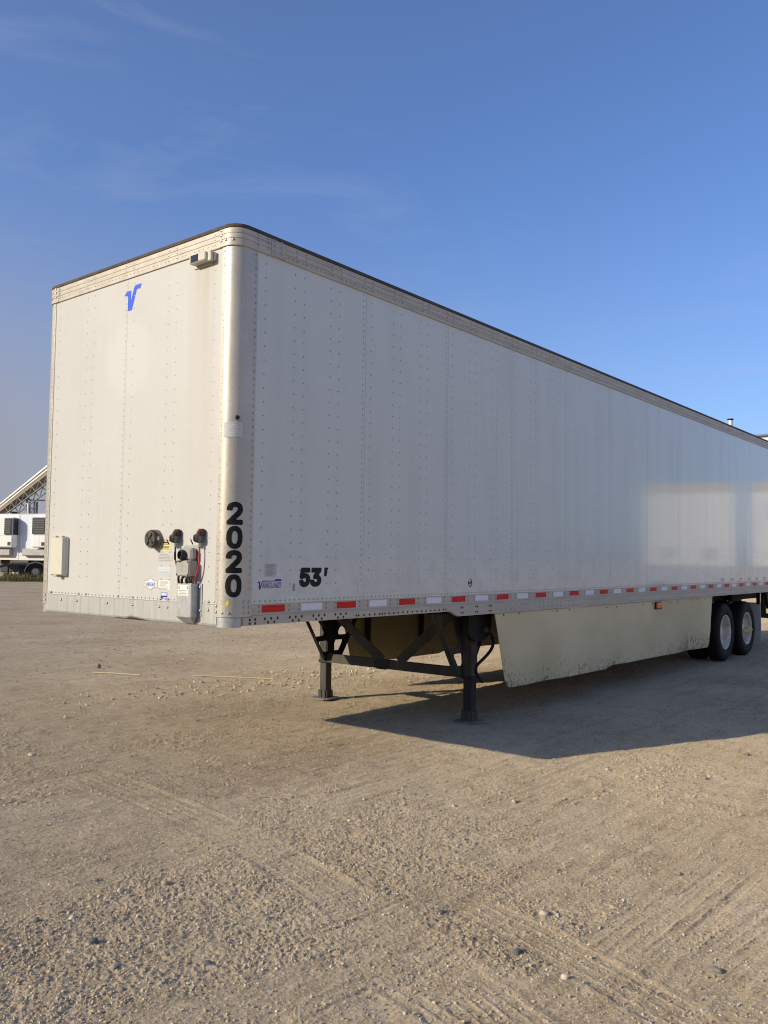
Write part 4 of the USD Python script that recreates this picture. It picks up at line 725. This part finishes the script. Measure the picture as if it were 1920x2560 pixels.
# ------------------------------------------------------------------ parked things in the yard, left
BR = math.radians(62.0); UDIR = np.array([math.cos(BR), math.sin(BR)])
def yard(px_off, dist): # ground point at the given metres to the left of the line of sight at bearing 62 deg
    p = EYE[:2] + UDIR * dist + np.array([-math.sin(BR), math.cos(BR)]) * px_off; return (p[0], p[1], .20)
def reefer(name, label, off, dist, unit, grille, seed, plain_face):
    """refrigerated trailer, nose towards the viewer; local x runs back along its length, y to the left of the picture"""
    t = thing(name, label, 'trailer', yard(off, dist), 25.0, 'refrigerated trailers parked across the yard')
    L, hw = 14.6, 1.30
    for y in (-1, 1): obj('side_wall', MB().box((.03, y * hw - .02, 1.42), (L, y * hw + .02, 4.04)), 'yard_white', t, smooth=False)
    obj('front_wall', MB().box((0, -hw, 1.42), (.028, hw, 4.04)), plain_face, t, smooth=False)
    obj('rear_wall', MB().box((L + .002, -hw, 1.2), (L + .04, hw, 4.04)), 'yard_white', t, smooth=False)
    obj('roof', MB().box((-.02, -hw - .03, 4.042), (L + .05, hw + .03, 4.10), .01), 'yard_white', t, smooth=False)
    obj('bottom_rail', MB().box((-.03, -hw - .02, 1.16), (L, hw + .02, 1.418), .01), 'conveyor_white', t, smooth=False)
    u0, u1 = unit; un = obj('refrigeration_unit', MB().box((-.55, u0, 1.95), (-.002, u1, 3.86), .07), 'unit_white', t, smooth=30)
    g0, g1, z0, z1 = grille; gr = obj('grille', MB().prism(rounded(sbox(g0, z0, g1, z1), .06), 'x', -.60, -.548), 'grille_black', un, smooth=False)
    for z in np.arange(z0 + .10, z1 - .07, .145): obj('slat', MB().box((-.63, g0 + .07, z), (-.602, g1 - .07, z + .062)), 'slat_grey', gr, smooth=False)
    if seed == 1: obj('side_grille', MB().box((-.50, u0 - .012, z0), (-.03, u0 - .002, z1), .004), 'grille_black', un, smooth=False)
    obj('door_seam', MB().box((-.553, u0 + .05, z0 - .06), (-.549, u1 - .05, z0 - .045)).box((-.553, (u0 + u1) / 2 + .1, 1.98), (-.549, (u0 + u1) / 2 + .11, z0 - .05)), 'yard_grey', un, smooth=False)
    obj('control_panel', MB().box((-.566, g0 + .08, 2.08), (-.548, g0 + .30, 2.30), .005), 'grille_black', un, smooth=False)
    obj('fuel_tank', MB().box((-.30, -.9, 1.44), (-.03, .9, 1.90), .05), 'yard_grey', t, smooth=False)
    obj('spare_rack', MB().box((1.3, -1.05, .38), (2.3, 1.05, 1.155), .05), 'grille_black', t, smooth=False)  # added dark block that stands in for the deep shade under the trailer
    for y in (-.95, .95): obj('landing_leg', MB().box((2.5, y - .06, 0.02), (2.62, y + .06, 1.16)).box((2.42, y - .14, 0), (2.70, y + .14, .03)), 'yard_white', t, smooth=False)
    for x in (11.6, 12.85):
        for y in (-1, 1):
            w = obj('wheel', MB().lathe(tyre_prof, (x, y * 1.27, .50), (0, -y, 0), 24), 'tyre_rubber', t, smooth=30); obj('rim', MB().lathe([(.292, .01), (.27, .03), (.2, .14), (0, .12)], (x, y * 1.27, .50), (0, -y, 0), 20), 'rim_paint', w, smooth=30)
    obj('axle', MB().box((10.8, -.6, .45), (13.6, .6, 1.15)), 'dark_steel', t, smooth=False)
    return t
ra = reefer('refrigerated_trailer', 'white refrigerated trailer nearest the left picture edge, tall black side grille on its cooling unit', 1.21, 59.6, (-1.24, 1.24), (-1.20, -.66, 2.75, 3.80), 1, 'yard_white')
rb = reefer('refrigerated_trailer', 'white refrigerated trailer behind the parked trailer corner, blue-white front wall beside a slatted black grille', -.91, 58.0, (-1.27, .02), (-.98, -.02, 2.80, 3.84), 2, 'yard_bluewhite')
m = MB()
for z in (3.05, 2.92, 2.78): m.box((-.003, .62, z), (-.0005, .95, z + .03))
obj('front_lettering', m, 'label_grey', rb, smooth=False)
# drawbar flat trailer in the weeds
db = thing('drawbar_trailer', 'low dark drawbar trailer with a fendered wheel standing in weeds before the refrigerated trailers', 'trailer', yard(0.15, 54.6), 62.0)
obj('drawbar', MB().bar((0, 1.75, .52), (.05, .75, .86), .12, .12).bar((.05, .75, .86), (.1, -.15, .93), .12, .12), 'dark_steel', db, smooth=False)
obj('deck', MB().box((-.4, -2.6, .86), (1.9, .55, .98), .01), 'dark_steel', db, smooth=False)
obj('storage_box', MB().box((-.1, -.70, .26), (.9, -.02, .855), .02), 'grille_black', db, smooth=False)
obj('jack', MB().cyl((.05, .52, .02), (.05, .52, .92), .045, 10).box((-.05, .42, 0), (.15, .62, .03)), 'dark_steel', db)
obj('tongue_stand', MB().cyl((0, 1.68, .05), (0, 1.68, .56), .06, 10), 'cast_rust', db)
for x in (-.32, 1.62): 
    w = obj('wheel', MB().lathe(tyre_prof, (x + .13, -.95, .50), (-1, 0, 0), 32), 'tyre_rubber', db, smooth=30)
    obj('rim', MB().lathe([(.292, .01), (.27, .03), (.2, .14), (0, .12)], (x + .13, -.95, .50), (-1, 0, 0), 24), 'rim_paint', w, smooth=30)
a = np.linspace(0, math.pi, 14); fa = Polygon(np.r_[np.c_[-.95 + .60 * np.cos(a), .50 + .60 * np.sin(a)], np.c_[-.95 + .565 * np.cos(a[::-1]), .50 + .565 * np.sin(a[::-1])]])
obj('fender', MB().prism(fa, 'x', -.46, -.10), 'yard_grey', db, smooth=False)
for k in range(4): obj('timber', MB().box((-.1 + .3 * k, -.55, .982), (.15 + .3 * k, .42, 1.10 + .06 * (k % 2)), .02), 'load_tan', db, smooth=False)
# weeds
m = MB(); rg = np.random.default_rng(21)
for k in range(2600):
    o = rg.uniform(-3.2, 2.0); dd = rg.uniform(52.8, 57.0); x, y, z = yard(o, dd); hgt = rg.uniform(.15, .62) * (.55 + .6 * vnoise(np.array(o * 1.3), np.array(dd), 8)) * (1 if o < .9 else .5); a = rg.uniform(0, math.tau); l = rg.uniform(-.22, .22, 2); w = rg.uniform(.012, .03)
    c, s = math.cos(a) * w, math.sin(a) * w
    m.add((np.array([[x - c, y - s, z], [x + c, y + s, z], [x + l[0] * .4 + c * .8, y + l[1] * .4 + s * .8, z + hgt * .6], [x + l[0] * .4 - c * .8, y + l[1] * .4 - s * .8, z + hgt * .6], [x + l[0], y + l[1], z + hgt]]), np.array([[0, 1, 2], [0, 2, 3], [3, 2, 4]])))
obj('weeds', m, 'weeds', smooth=False, label='rank green and dry weeds round the drawbar trailer', cat='weeds', kind='stuff')
# conveyor
cv = thing('conveyor', 'long inclined white conveyor gallery on a lattice truss rising behind the refrigerated trailers', 'conveyor')
A0, B0 = np.array([40.92, 84.6, 6.30]), np.array([37.43, 69.5, 8.98]); D = B0 - A0
A1, B1 = A0 - D * 1.3, B0 + D * .9; d = D / np.linalg.norm(D); sd = np.cross(d, [0, 0, 1]); sd /= np.linalg.norm(sd); un = np.cross(sd, d)
P0 = lambda t, o=0, v=0: A0 + D * t + sd * o + un * v
obj('gallery_cover', MB().bar(P0(-1.3, 0, .30), P0(1.9, 0, .30), 1.25, .18), 'conveyor_white', cv, smooth=False)
obj('belt_frame', MB().bar(P0(-1.3, 0, .02), P0(1.9, 0, .02), 1.15, .16), 'conveyor_white', cv, smooth=False)
obj('belt', MB().bar(P0(-1.3, 0, .155), P0(1.9, 0, .155), 1.0, .10), 'dark_steel', cv, smooth=False)
obj('side_pan', MB().bar(P0(-1.3, 0, -.24), P0(1.9, 0, -.24), 1.05, .34), 'conveyor_tan', cv, smooth=False)
for t in np.arange(-1.2, 1.85, .14): obj('idler_bracket', MB().bar(P0(t, -.60, .16), P0(t, -.60, -.06), .07, .07), 'dark_steel', cv, smooth=False)
m = MB()
for o in (-.5, .5): m.bar(P0(.25, o, -1.15), P0(1.9, o, -1.15), .09, .09)
obj('truss_chord', m, 'conveyor_grey', cv, smooth=False)
for k, t in enumerate(np.arange(.25, 1.85, .075)):
    for o in (-.5, .5): obj('truss_brace', MB().bar(P0(t, o, -1.15 if k % 2 else -.42), P0(t + .075, o, -.42 if k % 2 else -1.15), .06, .06), 'conveyor_grey', cv, smooth=False)
for o in (-.62,):
    obj('handrail', MB().bar(P0(-1.3, o, .95), P0(1.9, o, .95), .04, .04), 'conveyor_grey', cv, smooth=False)
    for t in np.arange(-1.25, 1.85, .16): obj('rail_post', MB().bar(P0(t, o, .45), P0(t, o, .95), .035, .035), 'conveyor_grey', cv, smooth=False)
tw = [np.array([39.46, 76.4]), np.array([40.08, 76.05]), np.array([41.2, 77.6]), np.array([40.6, 77.95])]
for q in tw: obj('tower_leg', MB().box((q[0] - .07, q[1] - .07, .0), (q[0] + .07, q[1] + .07, 7.15)), 'conveyor_grey', cv, smooth=False)
for k in range(4):
    a, b = tw[k], tw[(k + 1) % 4]
    for z in np.arange(1.2, 7.2, 1.3):
        obj('tower_brace', MB().bar((*a, z), (*b, z), .06, .06), 'conveyor_grey', cv, smooth=False); obj('tower_brace', MB().bar((*a, z - 1.2), (*b, z), .05, .05), 'conveyor_grey', cv, smooth=False)
obj('tower_head', MB().bar((38.9, 76.65, 7.2), (40.9, 75.55, 7.2), .5, .10), 'conveyor_grey', cv, smooth=False)
obj('hopper', MB().box((39.6, 80.0, 3.4), (40.7, 81.2, 6.15), .05), 'dark_steel', cv, smooth=False)
obj('hopper_leg', MB().box((39.3, 79.4, 0), (39.5, 79.6, 6.0)).box((41.0, 79.2, 0), (41.2, 79.4, 6.0)), 'conveyor_white', cv, smooth=False)
pole = obj('white_post', MB().cyl((33.87, 65.76, .2), (33.87, 65.76, 6.15), .085, 12).box((33.74, 65.63, .19), (34.0, 65.89, .26), .01).box((33.75, 65.64, 6.15), (33.99, 65.88, 6.20), .01), 'conveyor_white', label='thin white post standing up behind the two refrigerated trailers', cat='post')

# ------------------------------------------------------------------ building behind the trailer, right
bd = thing('white_building', 'large white shed with a blue roof edge and a tall vent pipe behind the semi-trailer', 'building')
obj('wall', MB().box((47, -2, 0), (72, 16, 8.62)), 'building_white', bd, smooth=False)
rf = obj('roof', MB().box((46.9, -2.1, 8.65), (72.1, 16.1, 8.92)), 'building_white', bd, smooth=False)
obj('roof_edge', MB().box((46.7, -2.3, 8.93), (72.2, 16.2, 9.03), .02), 'building_blue', rf, smooth=False)
for y in np.arange(-1.8, 16, 1.0): obj('wall_rib', MB().box((46.95, y, 0), (46.998, y + .12, 8.6)), 'building_white', bd, smooth=False)
obj('wall_light', MB().box((46.75, 8.3, 8.3), (46.99, 8.6, 8.5), .02), 'dark_steel', bd, smooth=False)
vp = obj('vent_pipe', MB().cyl((49, 11.32, 9.03), (49, 11.32, 10.36), .125, 18), 'pipe_metal', rf)
obj('pipe_cap', MB().cyl((49, 11.32, 10.365), (49, 11.32, 10.40), .15, 18).cyl((49, 11.32, 10.40), (49, 11.32, 10.45), .20, 18, .17), 'dark_steel', vp)

# ------------------------------------------------------------------ trailers that stand behind the viewer and show in the glossy flank
def parked(label, x, y, rz, text=None):
    t = thing('box_trailer', label, 'trailer', (x, y, 0), rz, 'trailers mirrored in the glossy flank'); hw = 1.28
    for sgn in (-1, 1): obj('side_wall', MB().box((.03, sgn * hw - .02, 1.1), (13.0, sgn * hw + .02, 4.0)), 'yard_white', t, smooth=False)
    fw = obj('front_wall', MB().box((0, -hw, 1.62), (.028, hw, 3.82)), 'unit_white', t, smooth=False)
    obj('roof', MB().box((-.02, -hw - .02, 4.003), (13.05, hw + .02, 4.10)), 'cap_metal', t, smooth=False)
    obj('front_rail', MB().box((-.02, -hw, 3.822), (.028, hw, 4.0)), 'cap_metal', t, smooth=False)
    obj('front_sill', MB().box((-.01, -hw, 1.10), (.028, hw, 1.618)), 'yard_grey', t, smooth=False)
    for k in range(6): obj('reflective_strip', MB().box((-.014, -1.2 + .42 * k, 1.16), (-.0105, -1.0 + .42 * k, 1.21)), 'red_tape' if k % 2 else 'white_tape', t, smooth=False)
    for yy in (-.75, .42): obj('vent_box', MB().box((-.05, yy, 1.80), (-.001, yy + .34, 2.15), .01), 'yard_grey', fw, smooth=False)
    for yy in (-.95, .95): obj('landing_leg', MB().box((2.5, yy - .06, 0), (2.62, yy + .06, 1.1)), 'dark_steel', t, smooth=False)
    for xx in (10.4, 11.65):
        for yy in (-1, 1): obj('wheel', MB().lathe(tyre_prof, (xx, yy * 1.25, .5), (0, -yy, 0), 24), 'tyre_rubber', t, smooth=30)
    if text:
        pz = text_poly(text, .62, .03); x0, yy0, x1, yy1 = pz.bounds; obj('lettering', on_nose(affinity.translate(pz, -(x0 + x1) / 2, -yy0), .1, 2.95, .004), 'label_blue', t, smooth=False)
parked('white box trailer mirrored in the flank just ahead of the wheels', 21.9, -4.4, -19.5)
parked('white box trailer with .com on its front, mirrored in the rear end of the flank', 22.75, -1.5, -14.0, '.com')

# ------------------------------------------------------------------ gravel, stones, straws
def rock(seed, sub=1, flat=.7, rough_=.25):
    m = trimesh.creation.icosphere(sub, 1.0); r = np.random.default_rng(seed); v = np.array(m.vertices)
    k = 1 + rough_ * (meshkit.noise(v * 1.3 + 10 + seed * 3.1, seed) - .5) * 2 + .12 * (r.random(len(v)) - .5); v = v * k[:, None] * np.array([1, .8 + .15 * r.random(), flat]); return v, np.array(m.faces)
def chip(seed, npt=11, flat=.75):
    r = np.random.default_rng(seed); v = r.normal(size=(npt, 3)); v /= np.linalg.norm(v, axis=1)[:, None]; m = trimesh.convex.convex_hull(v * r.uniform(.8, 1.15, (npt, 1)) * [1, .75 + .25 * r.random(), flat]); return np.array(m.vertices), np.array(m.faces)
pi = UsdGeom.PointInstancer.Define(stage, '/World/gravel'); keys(pi.GetPrim(), 'loose gravel and dirt crumbs strewn over the yard', 'gravel', kind='stuff')
protos = []
for k in range(8):
    p = f'/World/gravel/pebble_{k:03d}'; usdkit.mesh(stage, p, chip(100 + k, 9 if k < 6 else 14, .72), '/World/Looks/' + ('gravel_a' if k % 2 else 'gravel_b'), smooth=False); protos.append(p); pi.CreatePrototypesRel().AddTarget(p)
G = []
def scatter(n, d0, d1, smin, smax, base, seed):
    r = np.random.default_rng(seed); d = np.sqrt(r.uniform(d0 ** 2, d1 ** 2, n)); a = heading + np.radians(r.uniform(-37, 37, n)); x, y = EYE[0] + d * np.cos(a), EYE[1] + d * np.sin(a)
    m, _ = tracks(x, y); g = rough(x, y) * (1 - .9 * m); keep = r.random(n) < base + (1 - base) * g; x, y, d = x[keep], y[keep], d[keep]
    s = smin * (smax / smin) ** (r.random(len(x)) ** 3.0); G.append(np.c_[x, y, s])
scatter(185000, 2.4, 6.0, .0019, .0092, .28, 1); scatter(125000, 6.0, 12.0, .0036, .0125, .34, 2); scatter(34000, 12.0, 26, .008, .022, .35, 3); scatter(360, 2.8, 14, .009, .018, .3, 4)
rgp = np.random.default_rng(31)
for cx, cy, sx, sy, n, s1 in ((.60, -.95, .22, .10, 40, .018), (1.95, -1.95, .35, .06, 34, .018), (2.6, -2.4, .4, .08, 24, .017), (4.4, 3.6, 1.0, .22, 210, .032), (3.6, 4.2, 1.4, .25, 140, .030), (.0, -.5, .22, .14, 30, .015), (-1.9, -1.15, .12, .15, 22, .014), (5.2, 2.7, .7, .25, 90, .024)):
    G.append(np.c_[rgp.normal(cx, sx, n), rgp.normal(cy, sy, n), rgp.uniform(.006, s1, n)])
G = np.vstack(G); n = len(G); r = np.random.default_rng(9); Z = height(G[:, 0], G[:, 1], 3) + G[:, 2] * .22
q = r.normal(size=(n, 4)) * [1, .35, .35, 1]; q /= np.linalg.norm(q, axis=1)[:, None]
pi.CreateProtoIndicesAttr(Vt.IntArray.FromNumpy(r.integers(0, 8, n).astype(np.int32)))
pi.CreatePositionsAttr(Vt.Vec3fArray.FromNumpy(np.c_[G[:, :2], Z].astype(np.float32)))
pi.CreateOrientationsAttr(Vt.QuathArray([Gf.Quath(*map(float, v)) for v in q])); pi.CreateScalesAttr(Vt.Vec3fArray.FromNumpy(np.repeat(G[:, 2:3], 3, 1).astype(np.float32)))
print('pebbles', n)
STONES = [(-1.469, -.934, .021, .95, 'stone_pale', 'round white pebble in the left foreground, the whiter of two side by side'),
          (-1.269, -1.025, .023, .8, 'stone_tan', 'smooth tan stone to the right of the round white pebble'),
          (-1.452, -.698, .017, .7, 'stone_dark', 'dark brown stone behind the round white pebble in the left foreground'),
          (-1.921, -.943, .022, .6, 'stone_dark', 'dark chip at the left edge of the foreground gravel'),
          (-1.791, -1.035, .022, .65, 'stone_pale', 'pale chip beside the dark chip in the left foreground'),
          (-1.878, -1.341, .026, .6, 'stone_slate', 'blackish flat stone low in the left foreground'),
          (-1.946, -1.598, .034, .30, 'stone_tan', 'broad flat tan stone half buried near the bottom of the picture, left'),
          (-1.676, -1.86, .023, .75, 'stone_slate', 'grey stone at the bottom of the picture below the tyre tracks'),
          (-1.217, -1.724, .023, .6, 'stone_tan', 'tan stone lying beside the diagonal tyre track'),
          (-.617, -2.29, .030, .45, 'stone_slate', 'flat slate grey stone right of the diagonal tyre track'),
          (-.314, -2.676, .032, .5, 'stone_pale', 'flat cream stone right of the slate grey one'),
          (-.745, -2.781, .030, .6, 'stone_slate', 'blue-grey stone among small white chips at the bottom right'),
          (-.335, -3.487, .034, .55, 'stone_dark', 'dark angular stone by the tracks in the bottom right corner'),
          (.643, -2.978, .024, .6, 'stone_tan', 'tan stone beside the tyre tracks at the right'),
          (-.808, -3.037, .024, .75, 'stone_pale', 'white chip closest to the bottom edge, right'),
          (1.245, -1.603, .030, .75, 'stone_pale', 'pale stone lying alone in front of the trailer shadow'),
          (.886, -1.348, .028, .6, 'stone_pale', 'pale stone at the left end of the line of gravel before the shadow'),
          (2.528, -1.715, .026, .7, 'stone_pale', 'cream stone just clear of the shadow point'),
          (2.774, -2.406, .034, .6, 'stone_tan', 'largest tan stone in the gravel line at the right'),
          (3.832, -2.414, .040, .55, 'stone_dark', 'dark lump of earth near the right edge, before the shadow'),
          (-.274, 2.107, .042, .6, 'stone_pale', 'pale stone lying alone on the left, midway to the trailer nose'),
          (3.351, 4.393, .050, .7, 'stone_tan', 'tan stone beyond the nose, just past the long straw')]
for k, (x, y, s, fl, mt, lb) in enumerate(STONES):
    v, f = rock(300 + k, 2, fl, .22) if 'round' in lb or 'smooth' in lb else chip(300 + k, 22, fl); s *= .82; a = k * 1.7; c, sn = math.cos(a), math.sin(a); v = np.c_[v[:, 0] * c - v[:, 1] * sn, v[:, 0] * sn + v[:, 1] * c, v[:, 2]] * s
    obj('stone', (v + [x, y, float(height(np.array([x]), np.array([y]))[0]) + s * fl * .45], f), mt, smooth=50, label=lb, cat='stone')
def straw(pts, r, label, m='straw'):
    pts = np.array(pts, float); tt = np.linspace(0, len(pts) - 1, 22); P = np.c_[[np.interp(tt, np.arange(len(pts)), pts[:, k]) for k in range(2)]].T; z = height(P[:, 0], P[:, 1]); z = np.convolve(np.pad(z, 3, 'edge'), np.ones(7) / 7, 'valid')
    obj('straw', MB().tube(np.c_[P, z + r + .004], r, 6), m, smooth=True, label=label, cat='straw')
straw([(2.898, 6.248), (3.0, 6.02), (3.11, 5.78), (3.19, 5.53)], .008, 'dry bent stalk lying farther from the legs, left of the other straw')
straw([(3.699, 5.002), (3.84, 4.75), (4.05, 4.30), (4.234, 3.946)], .0065, 'long straight straw lying between the nose and the far landing leg')
v, f = chip(390, 14, .8); obj('clod', (v * [.035, .03, .055] + [3.282, 6.704, float(height(np.array([3.28]), np.array([6.70]))[0]) + .03], f), 'stone_dark', smooth=False, label='dark upright clod beside the dry bent stalk', cat='clod')
